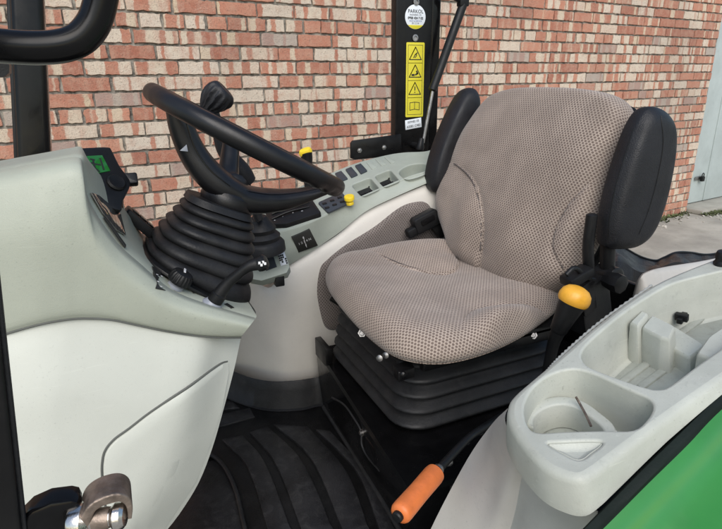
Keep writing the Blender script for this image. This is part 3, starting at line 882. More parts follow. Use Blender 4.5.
for k, y_ in ((0, 0.), (1, 5)):
    bb2 = B(); tube(bb2, [tp(273, 219 + y_) + TN * .017, tp(290, 213 + y_) + TN * .022, tp(310, 206.5 + y_) + TN * .017], .0035, sm=4); bb2.out('lever_slot', 'gloss', lp)
for px, py in ((276, 225), (284, 221), (294, 217.5), (303, 215.5)):
    text('panel_mark', random.choice(['-', '+', 'o']), .012, tp(px, py) + TN * .0165, e1, np.cross(TN, e1), 'whiteink', lp)
bb = B(); prism(bb, rquad([(318, 204), (342, 193), (350, 204), (328, 214)], .1), TN, .006, .002); pp = bb.out('button_panel', 'switch', con)
for a in range(3):
    for c in range(2):
        bb = B(); q = tp(325 + a * 7.5 + c * 2.5, 205.5 - a * 3.0 + c * 4.2) + TN * .006
        rbox(bb, q, e1, np.cross(TN, e1), TN, .007, .005, .003, .002, .0012); bb.out('button', 'black', pp)
bb = B(); p = tp(350, 204); u_ = nrm(TN + V3(0, 0, .3)); k_ = pxm(p)
prof = [(6.4, 0), (6.4, 3), (5.4, 4), (5.4, 7), (8.2, 8), (8.4, 13), (7.6, 14.2), (0, 14.6)]
lathe(bb, p, u_, [(r * k_ * .62, h * k_ * .62) for r, h in prof], n=24); bb.out('rotary_knob', 'yellow', con)
# black gear pattern label on the inner face
bb = B(); lb = []
for q in [(291, 236.5), (309, 228.5), (317, 244.5), (298.5, 252.5)]:
    p, n = hit(cob, *q); lb.append(p)
lb = np.array(lb); ln_ = nrm(np.cross(lb[1] - lb[0], lb[2] - lb[0])); ln_ = ln_ if ln_ @ (CAM - lb[0]) > 0 else -ln_
lb = lb - ((lb - lb.mean(0)) @ ln_)[:, None] * ln_ + ln_ * .0055; prism(bb, lb - ln_ * .011, ln_, .0122, .0004); dec = bb.out('shift_label', 'ink', con)
ec = lb.mean(0) + ln_ * .0016; ex_ = nrm(lb[1] - lb[0]); ey_ = np.cross(ln_, ex_)
text('shift_marking', '1 2 3 4 N', .011, ec, ex_, ey_, 'whiteink', dec)
text('shift_marking', 'R', .010, ec + ey_ * .014, ex_, ey_, 'whiteink', dec); text('shift_marking', 'F', .010, ec - ey_ * .014, ex_, ey_, 'whiteink', dec)
bb = B(); rbox(bb, ec - ey_ * .002, ey_, ex_, ln_, .020, .0006, .0004, .0003, .0001); bb.out('shift_marking', 'whiteink', dec)

# small bracket plate at the front end of the console
bp_ = thing('lever_bracket', 'small grey green plate with speckled label and black clip beside the boot', 'bracket', at(270, 268, y=1.4))
PL0 = at(270, 266, y=1.42); PLn = nrm((-.25, -.62, .72)); pl_ = (PL0, PLn)
q = np.array([at(*v, pl=pl_) for v in [(244, 268), (258, 259), (280, 248), (284, 249), (290, 268), (287, 274), (262, 282), (250, 280)]])
bb = B(); prism(bb, q, PLn, .008, .003); prism(bb, q - PLn * .022, PLn, .021, .001); plate = bb.out('plate', 'console', bp_)
bb = B(); q = np.array([at(*v, pl=(PL0 + PLn * .009, PLn)) for v in [(262, 256), (272, 252), (277, 267), (266, 271)]]); prism(bb, q, PLn, .001, .0003); bb.out('dark_label', 'switch', bp_)
bb = B(); q = np.array([at(*v, pl=(PL0 + PLn * .009, PLn)) for v in [(276, 249.5), (283, 247.5), (288, 264), (281, 266)]]); prism(bb, q, PLn, .001, .0003); sl_ = bb.out('speckled_label', 'label', bp_)
c0, u1, v1 = q[0], (q[1] - q[0]), (q[3] - q[0]); bb = B()
rg = random.Random(4)
for i in range(4):
    for j in range(8):
        if rg.random() < .5:
            c = c0 + u1 * (i + .5) / 4 + v1 * (j + .5) / 8 + PLn * .0014
            rbox(bb, c, nrm(u1), nrm(v1), PLn, np.linalg.norm(u1) / 9, np.linalg.norm(v1) / 20, .0003, .0003, .0001, 1)
bb.out('label_print', 'ink', sl_)
bb = B(); p = at(279, 280, y=1.40); rbox(bb, p, EX, EZ, EY, .013, .016, .012, .003, .002); bb.out('clip', 'black', bp_)

# gear lever with stepped boot behind the steering wheel
gl = thing('gear_lever', 'black bent lever with gathered leather knob rising behind the steering wheel', 'lever', at(263, 245, y=1.42))
b0 = at(262, 243, y=1.42); k_ = pxm(b0)
bb = B(); lathe(bb, b0, nrm((-.05, -.05, 1)), [(23 * k_, -8 * k_), (22.5 * k_, 0), (20 * k_, 3 * k_), (18 * k_, 4 * k_), (19 * k_, 8 * k_), (16 * k_, 11 * k_), (14.5 * k_, 12 * k_), (15.5 * k_, 16 * k_), (12.5 * k_, 20 * k_), (9 * k_, 25 * k_), (7 * k_, 28 * k_)], n=32); bb.out('boot', 'rubber', gl, angle=50)
bb = B(); y_ = 1.38
tube(bb, [at(*q, y=y_) for q in ((259, 220), (254, 206), (248, 190), (243, 178))], [.013, .012, .012, .012], sm=5)
tube(bb, [at(*q, y=y_) for q in ((249, 182), (242, 172), (232, 160), (224, 148), (219, 132), (214, 112))], [.020, .024, .022, .020, .016, .012], sm=5); bb.out('stem', 'softblack', gl)
bb = B(); ax0, ax1 = at(206, 108, y=y_), at(229, 86, y=y_ - .02); ax_ = nrm(ax1 - ax0); k_ = pxm(ax0); n_ = 72
prof = cm(np.array([(5, -3), (8, 1), (11, 6), (13.5, 12), (14.5, 18), (14, 23), (12, 26), (9, 27.5), (0, 27)], float), 4)
u = nrm(np.cross(ax_, EY)); w_ = np.cross(ax_, u); a = np.linspace(0, 2 * np.pi, n_, endpoint=False); rings = []
for r, h in prof:
    pl = 1 + .075 * np.sin(a * 13 + .12 * h) * sstep(27, 18, h) + .05 * np.sin(a * 5 + h * .25) + .03 * np.sin(a * 29 + h * .3) * sstep(26, 12, h)
    rings.append(ax0 + ax_ * h * k_ + (max(r, .05) * k_ * pl)[:, None] * (np.cos(a)[:, None] * u + np.sin(a)[:, None] * w_ * .9))
loft(bb, rings); bb.out('knob', 'softblack', gl, angle=60)

yl = thing('hydraulic_lever', 'slim black lever with yellow cap standing in front of the brick wall', 'lever', tp(310, 205))
y_ = 1.66; k_ = pxm(at(308, 160, y=y_)); bb = B()
tube(bb, [at(*q, y=y_) for q in ((309, 215), (308, 190), (307, 172), (307, 160), (306, 153))], [3.2 * k_, 3.4 * k_, 4.6 * k_, 5.6 * k_, 6.2 * k_], sm=5); bb.out('grip', 'black', yl)
bb = B(); lathe(bb, at(306, 153.5, y=y_), nrm(at(303, 143, y=y_ - .01) - at(306, 153, y=y_)), [(6.0 * k_, -.5 * k_), (6.3 * k_, 1 * k_), (6.1 * k_, 3 * k_), (5.2 * k_, 4.6 * k_), (0, 5.2 * k_)], n=24, ux=EX, sx=1.1, sy=.7); bb.out('cap', 'yellow', yl)

# ------------------------------------------------------------------ rear door post with its labels
YP = 1.80
post = thing('door_post', 'black upright cab post with round, yellow and white stickers before bricks', 'post', at(415, 150, y=YP))
pa, pb_ = at(396, 60, y=YP), at(431, 60, y=YP); xa, xb = pa[0], pb_[0]; xc = at(441.5, 30, y=YP)[0]
zb_ = at(410, 156, y=YP)[2]
bb = B(); rbox(bb, ((xa + xb) / 2, YP + .02, (zb_ - .25 + 1.9) / 2), EX, EY, EZ, (xb - xa) / 2, .02, (1.9 - zb_ + .25) / 2, .004, .003); bb.out('upright', 'satin', post)
bb = B(); rbox(bb, ((xb + xc) / 2 + .001, YP + .026, (zb_ - .25 + 1.9) / 2), EX, EY, EZ, (xc - xb) / 2, .02, (1.9 - zb_ + .25) / 2, .008, .003); bb.out('edge_profile', 'gloss', post)
fp = lambda px, py, o=0.: at(px, py, y=YP - o)
for q in ((416, 2), (415, 38)):
    bb = B(); p = fp(*q, .001); lathe(bb, p, -EY, [(.0105, 0), (.0115, .001), (.0115, .0035), (.007, .004), (.0065, .001), (0, .001)], n=20); bb.out('ring_stud', 'steel', post)
# round label
bb = B(); c = fp(415.3, 17, .001); rx = abs(fp(425.3, 17)[0] - c[0]); rz = abs(fp(415, 4.5)[2] - c[2]); a = np.linspace(0, 2 * np.pi, 40, endpoint=False)
prism(bb, c + rx * np.cos(a)[:, None] * EX + rz * np.sin(a)[:, None] * EZ, -EY, .001, .0003); rl = bb.out('round_sticker', 'label', post)
bb = B(); aa = np.linspace(R(222), R(318), 24); prism(bb, c - EY * .0012 + .985 * rx * np.cos(aa)[:, None] * EX + .985 * rz * np.sin(aa)[:, None] * EZ, -EY, .0006, .0002); bb.out('yellow_band', 'paper', rl)
tx = lambda s, dz, sz, mt, bo=0.: text('sticker_text', s, sz, c - EY * .0022 + EZ * dz * rz, EX, EZ, mt, rl, bo)
tx('PARKOL', .44, .0165, 'ink'); tx('ENGINEERS LTD', .16, .0065, 'ink'); tx('0800 424 7 02', -.10, .0105, 'ink', .0003); tx('SALES & SERVICE', -.33, .007, 'blueink'); tx('01 2 3 4', -.52, .0085, 'ink')
# yellow warning label with four pictograms
bb = B(); zt_, zb2 = fp(414, 42.5)[2], fp(414, 117)[2]; xl, xr = fp(406, 60)[0], fp(424, 60)[0]; w_ = (xr - xl) / 2; hh = (zt_ - zb2) / 2; c = V3((xl + xr) / 2, YP - .001, (zt_ + zb2) / 2)
o2 = rr(w_, hh, .004); prism(bb, c + o2[:, :1] * EX + o2[:, 1:] * EZ, -EY, .001, .0003); wl = bb.out('warning_sticker', 'paper', post)
ch = hh * 2 * .93 / 4
def strip(b, P, r=.0013):
    for i in range(len(P) - 1):
        p, q = np.array(P[i]), np.array(P[i + 1]); d = nrm(q - p); s = np.array((-d[1], d[0])) * r
        p, q = p - d * r * .6, q + d * r * .6
        b.add([V3(v[0], YP - .0024, v[1]) for v in (p - s, q - s, q + s, p + s)], [(0, 1, 2, 3)])
for i in range(4):
    zc = c[2] + hh * .93 - ch * (i + .5); x = c[0]; t = .0245; bb = B()
    hw = w_ * .8
    strip(bb, [(x - hw, zc - ch / 2), (x + hw, zc - ch / 2), (x + hw, zc + ch / 2), (x - hw, zc + ch / 2), (x - hw, zc - ch / 2)], .0007)
    if i < 3:
        strip(bb, [(x - t, zc - t * .75), (x, zc + t * .95), (x + t, zc - t * .75), (x - t, zc - t * .75), (x, zc + t * .95)], .0016)
        if i == 0: strip(bb, [(x - .007, zc - .012), (x - .001, zc - .002), (x + .007, zc + .004)], .0018); strip(bb, [(x - .001, zc - .012), (x + .005, zc - .004), (x + .002, zc + .002)], .0014)
        if i == 1:
            strip(bb, [(x - .013, zc - .011), (x - .004, zc - .011)], .0035); strip(bb, [(x + .002, zc - .01), (x + .010, zc - .006), (x + .006, zc + .002)], .003)
        if i == 2: strip(bb, [(x, zc + .008), (x, zc - .004)], .0019); strip(bb, [(x, zc - .0105), (x, zc - .012)], .002)
    else:
        t = .02; strip(bb, [(x, zc - t * .55), (x - t, zc - t * .7), (x - t, zc + t * .6), (x, zc + t * .7), (x + t, zc + t * .6), (x + t, zc - t * .7), (x, zc - t * .55), (x, zc + t * .7)], .0011)
    bb.out('pictogram', 'ink', wl, smooth=False, fix=False)
bb = B(); q = np.array([fp(*v, .001) for v in [(405, 120.5), (421, 117.5), (421.5, 127), (405.5, 130)]]); prism(bb, q, -EY, .001, .0003); sm_ = bb.out('white_sticker', 'label', post)
ex_ = nrm(q[1] - q[0]); ey_ = np.cross(ex_, EY); cq = q.mean(0) - EY * .0016
ey_ = ey_ if ey_[2] > 0 else -ey_
for s, dz in (('009482 05', .008), ('A2081 C482', -.008)): text('sticker_text', s, .0115, cq + ey_ * dz, ex_, ey_, 'ink', sm_)

mb = thing('mounting_bracket', 'flat black steel bracket with two silver bolts left of the post', 'bracket', at(372, 149, y=YP - .03))
bb = B(); q = np.array([at(*v, y=YP - .02) for v in [(350, 143), (352, 140.5), (400, 134), (401, 155), (354, 159.5), (350, 158)]]); prism(bb, q, -EY, .008, .002); bb.out('plate', 'satin', mb)
for v in ((359.5, 150.5), (384, 147.5)):
    bb = B(); bolt(bb, at(*v, y=YP - .028), -EY, .0062, .005); bb.out('bolt', 'steel', mb)

gs = thing('gas_strut', 'thin black gas strut leaning beside the post with a bare steel rod', 'gas strut', at(421, 148, y=1.74))
y_ = 1.745; k_ = pxm(at(440, 60, y=y_)); bb = B()
tube(bb, [at(463, 5, y=y_), at(432.5, 90, y=y_)], 4.3 * k_, n=18); bb.out('cylinder', 'black', gs)
bb = B(); tube(bb, [at(433, 89, y=y_), at(423, 143, y=y_)], 1.6 * k_, n=12); bb.out('rod', 'steel', gs)
bb = B(); lathe(bb, at(420, 147, y=y_), nrm(at(433, 89, y=y_) - at(423, 143, y=y_)), [(0, -4 * k_), (4 * k_, -3 * k_), (4.5 * k_, 0), (3.4 * k_, 4 * k_), (2.4 * k_, 9 * k_)], n=18); tube(bb, [at(420, 147, y=y_), at(413, 145, y=YP)], 3.4 * k_); bb.out('ball_joint', 'black', gs)
bb = B(); rbox(bb, at(463, 1, y=y_), EX, EY, EZ, .018, .014, .018, .004, .003); tube(bb, [at(463, 1, y=y_), at(452, -6, y=y_)], 4 * k_); bb.out('end_fitting', 'black', gs)

# ------------------------------------------------------------------ dashboard and steering column housing
DY = .90
dash = thing('dashboard_housing', 'smooth grey green and white moulded dashboard housing nearest the camera on the left', 'dashboard', at(150, 529, y=.9))
def dy(px, py, extra=0.):
    """how far the housing's near side lies from the door, bulging slightly and rounding off towards its edges"""
    b = .86 + .05 * sstep(110, -60, px) * 0
    return b + extra
edge = [(-300, 226), (-180, 203), (-70, 184), (-30, 176), (0, 170), (40, 162.5), (64, 158), (76, 157), (82, 160.5), (83.5, 175), (90, 202), (115, 240), (142, 265), (165, 285), (183, 295), (205, 303), (232, 311), (256, 318)]
seam = [(-310, 452), (-190, 404), (-75, 362), (-35, 346), (0, 335), (35, 325), (60, 320), (78, 318), (92, 318), (104, 318.5), (116, 320), (130, 323), (146, 326.5), (163, 330), (184, 333.5), (205, 336), (224, 337), (241, 337)]
net = []
for t, d in ((0, .052), (.025, .028), (.07, .010), (.16, .0), (.4, -.012), (.7, -.010), (.94, -.004), (1, .003)):
    row = []
    for (ex0, ey0), (sx, sy) in zip(edge, seam):
        px, py = ex0 + (sx - ex0) * t, ey0 + (sy - ey0) * t
        row.append(at(px, py, y=DY + d + .05 * sstep(150, 262, px) * t * 0 + .03 * sstep(60, -60, px)))
    net.append(row)
bb = B(); d = dense(net, 5, 4); grid(bb, d)
E0 = d[0]
# the face towards the driver: the edge swept across the tractor
fe = []
for (ex0, ey0), f_ in zip(edge, [None] * 8 + [(86, 161.5, .08), (99, 178, .12), (122, 210, .17), (138, 233, .22), (148, 244, .29), (158, 253, .36)] + [None] * 4):
    p_ = at(ex0, ey0, y=DY + .052)
    fe.append(p_ + V3(0, .12 if ex0 < 80 else .42, 0) if f_ is None else at(f_[0], f_[1], y=DY + .052 + f_[2]))
far_ = cm(np.array(fe), 5)
sw_ = [E0, E0 + V3(.003, .006, .002)]
for t in (.15, .4, .7, 1): sw_.append(E0 + V3(.004, 0, .003) + (far_ - E0) * t)
grid(bb, sw_)
grid(bb, [far_ + V3(.004, 0, .003), far_ + V3(-.02, .01, -.10), far_ + V3(-.06, .01, -.45)])
dsb = bb.bvh(); up = bb.out('upper_shell', 'upper', dash, angle=50)
low = [(-310, 660), (-190, 660), (-75, 560), (-35, 560), (0, 560), (30, 560), (55, 560), (75, 560), (88, 560), (100, 560), (110, 560), (118, 560), (126, 560), (133, 560), (138, 559), (142, 558), (146, 556), (150, 552)]
def panel_y(px, py):
    xe = np.interp(py, [330, 337, 366, 415, 446, 487, 516, 552, 600, 660], [243, 241, 235, 222, 213, 197, 178, 150, 128, 118])
    e = xe - px
    return DY + .006 - .018 * sstep(318, 400, py) + .05 * (1 - sstep(-6, 46, e)) + .03 * sstep(60, -60, px)
net = []
for t in (0, .03, .10, .22, .34, .45, .55, .65, .75, .87, 1):
    row = []
    for i, (sx, sy) in enumerate(seam):
        f = i / (len(seam) - 1)
        x0, y0 = sx, sy; x1, y1 = low[i][0], 660
        # straight sides, right edge follows the traced outline
        s = (sx - seam[0][0]) / (seam[-1][0] - seam[0][0])
        yy = sy + (y1 - sy) * t
        xe = np.interp(yy, [337, 366, 415, 446, 487, 516, 552, 600, 660], [241, 235, 222, 213, 197, 178, 150, 128, 118])
        px = seam[0][0] + (xe - seam[0][0]) * s
        row.append(at(px, yy, y=panel_y(px, yy)))
    net.append(row)
bb = B(); d = dense(net, 4, 4); grid(bb, d)
re = d[:, -1]; grid(bb, [re, re + V3(.004, .02, 0), re + V3(-.006, .08, 0), re + V3(-.03, .25, 0)])
grid(bb, [d[0], d[0] + V3(0, .05, .004)])
lpb = bb.bvh(); lower = bb.out('lower_panel', 'white', dash, angle=50)
# dark joint between the two mouldings, and the access cover in the lower one
bb = B(); tube(bb, [at(q[0], q[1] + .6, y=DY + .0022 + .03 * float(sstep(60, -60, q[0]))) for q in cm(np.array(seam, float), 3)], .0019, n=8); bb.out('panel_joint', 'groove', dash)
cs = cm(np.array([(228, 362), (222, 364), (210, 372), (190, 387), (170, 400), (148, 415), (130, 429), (115, 440), (106, 451), (103, 463), (103, 478), (106, 505), (110, 560)], float), 5)
ce = np.stack([np.interp(np.linspace(0, 1, len(cs)), [0, .2, .4, .6, .8, 1], [229, 222, 210, 196, 176, 146]), np.interp(np.linspace(0, 1, len(cs)), [0, .2, .4, .6, .8, 1], [372, 410, 446, 482, 512, 556])], 1)
rows = []
for t in (0, .012, .03, .2, .4, .6, .8, 1):
    q = cs + (ce - cs) * t; off = {0: -.002, .012: .0012, .03: .0022}.get(t, .0026)
    rows.append([at(px, py, y=panel_y(px, py) - off) for px, py in q])
bb = B(); grid(bb, rows); bb.out('access_cover', 'white', dash, angle=60)
bb = B(); tube(bb, [at(px, py, y=panel_y(px, py) - .0008) for px, py in cs - np.array([.8, .8])], .0020, n=8); bb.out('cover_joint', 'groove', dash)
# for px, py in cm(np.array([(218, 387), (216, 396), (213, 408)], float), 4)], .0012, n=8); bb.out('finger_pull', 'white', dash)
# polished trim strip on the driver's face
def face(px, py, off=.0015): return hit(dsb, px, py, off)
def on_face(pts, h, off, name, mt, par, bev=.001):
    P = [face(*q, off)[0] for q in pts]; P = np.array(P); n = nrm(np.cross(P[1] - P[0], P[2] - P[0])); n = n if n @ (CAM - P[0]) > 0 else -n
    b = B(); prism(b, P, n, h, bev); return b.out(name, mt, par)
trim = None
# plane D of the column housing (the sloping part around the boot)
Dp0, Dp1 = at(165, 285, y=DY + .05), at(256, 318, y=DY + .05)
Dn = nrm(np.cross(Dp1 - Dp0, EY)); Dn = Dn if Dn[2] > 0 else -Dn
DX = nrm(Dp1 - Dp0); DP = (Dp0 + Dn * .003, Dn)
def onD(px, py):
    p_, n_ = hit(dsb, px, py)
    return p_ if p_ is not None else at(px, py, pl=DP)

kn = thing('rotary_selector', 'ribbed black rotary knob with white pointer on the dash below boot', 'knob', onD(178, 284))
p = onD(175, 287); k_ = pxm(p)
ax_ = nrm(Dn + V3(.1, -.15, 0))
bb = B(); lathe(bb, p, ax_, [(8.5 * k_, 0), (8 * k_, 3 * k_), (5.5 * k_, 5 * k_), (5.5 * k_, 8 * k_)], n=24); bb.out('collar', 'silver', kn)
bb = B(); a = np.linspace(0, 2 * np.pi, 72, endpoint=False); u = nrm(np.cross(ax_, EY)); w_ = np.cross(ax_, u); rings = []
for r, h, m in ((8.4, 5.5, 0), (11, 6.2, .3), (11.6, 8, 1), (11, 15, 1), (9.6, 17.4, .4), (7, 18.4, 0), (0.01, 18.6, 0)):
    rings.append(p + ax_ * h * k_ + (r * k_ * (1 + .035 * m * np.sign(np.sin(a * 18))))[:, None] * (np.cos(a)[:, None] * u + np.sin(a)[:, None] * w_))
loft(bb, rings); kb_ = bb.out('knob', 'black', kn, angle=30)
bb = B(); c = p + ax_ * 18.6 * k_; dd = nrm(at(181, 270, y=c[1]) - at(176, 278, y=c[1])); dd = nrm(dd - ax_ * (dd @ ax_)); rbox(bb, c + dd * 4 * k_, dd, np.cross(ax_, dd), ax_, 5 * k_, 1.1 * k_, .0008, .0006, .0002)
bb.out('pointer', 'whiteink', kb_)
bb = B(); q = np.array([onD(*v) for v in [(151.5, 267), (164, 275), (158, 279.5), (157, 284), (159.5, 288.5), (165, 291.5), (155, 289.5)]]) + Dn * .0016; prism(bb, q, Dn, .0010, .0002); sc = bb.out('scale_print', 'ink', kn)
for v in ((156.5, 276), (157.5, 283), (161, 277.5), (160.5, 288)):
    bb = B(); lathe(bb, onD(*v) + Dn * .0028, Dn, [(.0022, 0), (.0022, .0004), (0, .0005)], n=10); bb.out('scale_dot', 'whiteink', sc)
bb = B(); q = np.array([onD(*v) for v in [(190, 290), (196, 293), (193, 294)]]) + Dn * .0016; prism(bb, q, Dn, .0010, .0002); bb.out('scale_print', 'ink', kn)

st = thing('column_stalk', 'slanted black control stalk with grey collar on the dash corner', 'stalk', onD(215, 300))
p = onD(212.5, 304.5); k_ = pxm(p); e1 = at(262, 263, y=p[1] - .03); ax_ = nrm(at(222, 290, y=p[1] - .005) - p)
bb = B(); lathe(bb, p - ax_ * .004, ax_, [(10.5 * k_, 0), (10.8 * k_, 2.5 * k_), (8.5 * k_, 5 * k_), (8 * k_, 6.5 * k_)], n=28); bb.out('collar', 'silver', st)
bb = B(); tube(bb, [p + ax_ * 4 * k_, p + ax_ * 13 * k_], 7.8 * k_, n=20); tube(bb, [p + ax_ * 12 * k_, p + ax_ * 16 * k_, at(229, 282, y=p[1] - .01), at(241, 272, y=p[1] - .02), at(250, 266, y=p[1] - .025), e1], [6.8 * k_, 6.6 * k_, 5.4 * k_, 4.8 * k_, 5.6 * k_, 7 * k_], sm=5)
lathe(bb, e1, nrm(e1 - at(250, 268, y=p[1] - .02)), [(7.2 * k_, -5 * k_), (8 * k_, -2 * k_), (8 * k_, 3 * k_), (6 * k_, 5 * k_), (0, 5.4 * k_)], n=24); sb_ = bb.out('lever', 'black', st)
bb = B(); n_ = nrm(CAM - e1); c = e1 + n_ * 8.1 * k_
for du, dv in ((-2.5, 0), (1, .8), (3, -.6), (-.5, -2)): rbox(bb, c + c_r * du * k_ + c_u * dv * k_, c_r, c_u, n_, 1.1 * k_, 1.3 * k_, .0004, .0003, .0001)
bb.out('stalk_symbol', 'whiteink', sb_)
bb = B(); q = np.array([onD(*v) for v in [(224, 304.5), (227, 303.5), (234, 308), (231, 309)]]) + Dn * .0006; prism(bb, q, Dn, .0008, .0002); o = bb.out('slot', 'ink', dash)

# trim inlay and slot on the driver's face
for pts, h, nm, mt in (([(89, 193), (97, 196), (109, 206), (119, 215), (124, 236), (115, 231), (101, 214)], .002, 'polished_trim', 'inset'), ([(102, 218), (104, 218.5), (124, 246), (123.5, 249)], .003, 'vent_slot', 'ink')):
    P = []
    for q in pts:
        a_, n_ = hit(dsb, *q, .002)
        if a_ is not None: P.append(a_)
    if len(P) >= 3 and True:
        P = np.array(P); m_ = len(P); rows = [P, inset(P, 0, nrm(CAM - P.mean(0))) + nrm((.8, -.2, .4)) * h]
        b_ = B(); n_ = nrm(sum(np.cross(P[i] - P[0], P[i + 1] - P[0]) for i in range(1, m_ - 1))); n_ = n_ if n_ @ (CAM - P[0]) > 0 else -n_
        prism(b_, P, n_, h, .0008); b_.out(nm, mt, dash)

# small green-lit monitor on the dash
dm = thing('display_monitor', 'small dark monitor with lit green screen on top of the dash', 'monitor', at(100, 200, y=1.05))
MO = at(104, 170, y=1.10); Mn = nrm((.42, -.62, .62)); mp = (MO, Mn); mq = lambda *q: at(*q, pl=mp)
bb = B(); q = cm(np.array([mq(*v) for v in [(64, 156), (70, 152.5), (90, 150.8), (106, 150.5), (110, 154), (118, 170), (128, 183), (127, 192), (121, 204), (118, 214), (100, 205), (84, 182)]]), 3, closed=True); prism(bb, q, Mn, .012, .004); prism(bb, q - Mn * .045, Mn, .044, .004); mc = bb.out('monitor_case', 'black', dm)
mp2 = (MO + Mn * .0125, Mn); mr = lambda *q: at(*q, pl=mp2)
bb = B(); q = np.array([mr(*v) for v in [(77, 157), (102, 155.5), (110, 171), (97, 173.5), (87, 174)]]); prism(bb, q, Mn, .0012, .0004); sc_ = bb.out('screen', 'lcd', dm)
mp3 = (MO + Mn * .0141, Mn)
bb = B()  # dark pictogram-like strokes painted on the screen in place of its reflections
for a_, c_ in (((90, 159), (95, 160)), ((93, 160), (95, 168)), ((95, 164), (101, 165)), ((94, 167), (90, 172)), ((95, 168), (100, 172)), ((100, 158), (104, 170)), ((86, 164), (93, 163))):
    p0, p1 = at(*a_, pl=mp3), at(*c_, pl=mp3); d_ = nrm(p1 - p0); s_ = np.cross(Mn, d_) * .0017; bb.add([p0 - s_, p1 - s_, p1 + s_, p0 + s_], [(0, 1, 2, 3)])
bb.out('screen_reflection', 'ink', sc_, smooth=False, fix=False)
bb = B(); p = mr(116, 183); lathe(bb, p - Mn * .004, Mn, [(.017, 0), (.017, .007), (.014, .010), (.006, .008), (0, .008)], n=28); bb.out('round_button', 'black', dm)
bb = B(); p = at(128, 180, y=1.1); rbox(bb, p, EX, nrm((0, .5, .8)), nrm((0, -.8, .5)), .017, .011, .010, .004, .003); bb.out('side_catch', 'black', dm)
bb = B(); tube(bb, [at(112, 196, y=1.12), at(112, 215, y=1.12), at(110, 235, y=1.12)], .02, sm=3); bb.out('mount_arm', 'black', dm)

cx_ = thing('key_fob_holder', 'long black glossy holder lying on the dash beside the bellows boot', 'holder', at(140, 225, y=1.15))
a0, a1_ = at(125, 210, y=1.16), at(153, 234, y=1.16); e_ = nrm(a1_ - a0); n2 = nrm(np.cross(e_, EY)); n2 = n2 if n2[2] > 0 else -n2
bb = B(); rbox(bb, (a0 + a1_) / 2, e_, EY, n2, np.linalg.norm(a1_ - a0) / 2, .022, .010, .006, .003); bb.out('holder_body', 'black', cx_)
bb = B()
for t in (.25, .5, .75): rbox(bb, a0 + (a1_ - a0) * t + n2 * .011, e_, EY, n2, .008, .012, .002, .003, .001)
bb.out('button', 'gloss', cx_)

# ------------------------------------------------------------------ steering column boot and wheel
WL, WR = (141, 86), (338, 187)
wy = 1.12
PLx, PRx = at(*WL, y=wy), at(*WR, y=wy); WC = (PLx + PRx) / 2; d1 = nrm(PRx - PLx); view = nrm(WC - CAM)
nW = nrm(np.cross(d1, view)); nW = nW if nW[2] > 0 else -nW
nW = nrm(nW - view * .022)           # open the ring a little towards the camera
d1 = nrm(d1 - nW * (d1 @ nW)); d2 = np.cross(nW, d1)
boot = thing('column_boot', 'ribbed black rubber bellows boot around the steering column', 'boot', at(200, 270, y=1.1))
bb = B(); rings = []
Lp = np.array([(189, 192), (185, 198), (179, 206), (172, 213.5), (165, 221.5), (157.5, 230), (150, 239), (145, 247)], float)
Rp = np.array([(247, 212), (250, 219), (250.5, 228), (250.5, 239), (250, 250), (249, 262), (247, 277), (243.5, 299)], float)
bn = nrm(Dn); NF = 7; K = 12
for i in range(NF * K + 1):
    t = i / (NF * K); s = t * 7; L, R_ = np.array([np.interp(s, range(8), Lp[:, j]) for j in (0, 1)]), np.array([np.interp(s, range(8), Rp[:, j]) for j in (0, 1)])
    yc = 1.115; PL_, PR_ = at(*L, y=yc), at(*R_, y=yc); c = (PL_ + PR_) / 2; e = nrm(PR_ - PL_); hx = np.linalg.norm(PR_ - PL_) / 2
    ph = (t * NF) % 1.0; bul = abs(math.sin(math.pi * ph)) ** .6
    if t < .14: bul = 1.0
    hx = hx - .0095 + .0105 * bul; hy = .062 + .06 * t - .0095 + .0105 * bul
    p = rr(hx, hy, min(hx, hy) * .72, 8); rings.append(c + p[:, :1] * e + p[:, 1:] * nrm(EY - e * (EY @ e)))
loft(bb, rings); bb.out('bellows', 'rubber', boot, angle=60)
bb = B(); p = rr(.13, .14, .09, 8); c = c - bn * .004; lo_ = c + p[:, :1] * e * 1.02 + p[:, 1:] * EY
prism(bb, lo_, bn, .006, .003); bb.out('base_flange', 'black', boot)

whl = thing('steering_wheel', 'thick black steering wheel with deep dished spokes seen edge-on', 'steering wheel', WC)
RW = np.linalg.norm(PRx - PLx) / 2 - .022; a = np.linspace(0, 2 * np.pi, 144, endpoint=False); bb = B(); rings = []
c8 = np.linspace(0, 2 * np.pi, 20, endpoint=False)
for t in a:
    er = math.cos(t) * d1 + math.sin(t) * d2; g = .0024 * math.sin(t * 34) * float(sstep(.2, .7, math.cos(t))); r_ = .0170
    o = WC + er * RW
    rings.append(o + (r_ * 1.0 + g * np.maximum(0, -np.sin(c8)) * 1.3)[:, None] * (np.cos(c8)[:, None] * er + 1.04 * np.sin(c8)[:, None] * nW))
rings.append(rings[0]); loft(bb, rings, False, False); bb.out('rim', 'rim', whl, angle=70)
wp = (WC, nrm(np.cross(d1, nW))); q3 = lambda px, py: at(px, py, pl=wp)
SPB = []
def spoke(path, half, width, name='spoke'):
    P = cm(np.array([q3(*v) for v in path]), 6); hw = cm(np.array(half, float)[:, None], 6)[:, 0]; wd = cm(np.array(width, float)[:, None], 6)[:, 0]
    T = np.gradient(P, axis=0); b = B(); rings = []; ang = np.linspace(0, 2 * np.pi, 20, endpoint=False)
    for p, t, h, w in zip(P, T, hw, wd):
        t = nrm(t); nn = nrm(np.cross(wp[1], t)); kk = pxm(p)
        ca, sa = np.cos(ang), np.sin(ang); sq = lambda v: np.sign(v) * np.abs(v) ** .75
        rings.append(p + sq(ca)[:, None] * nn * h * kk + sq(sa)[:, None] * wp[1] * w)
    loft(b, rings); SPB.append(b.bvh()); return b.out(name, 'rim', whl, angle=60)
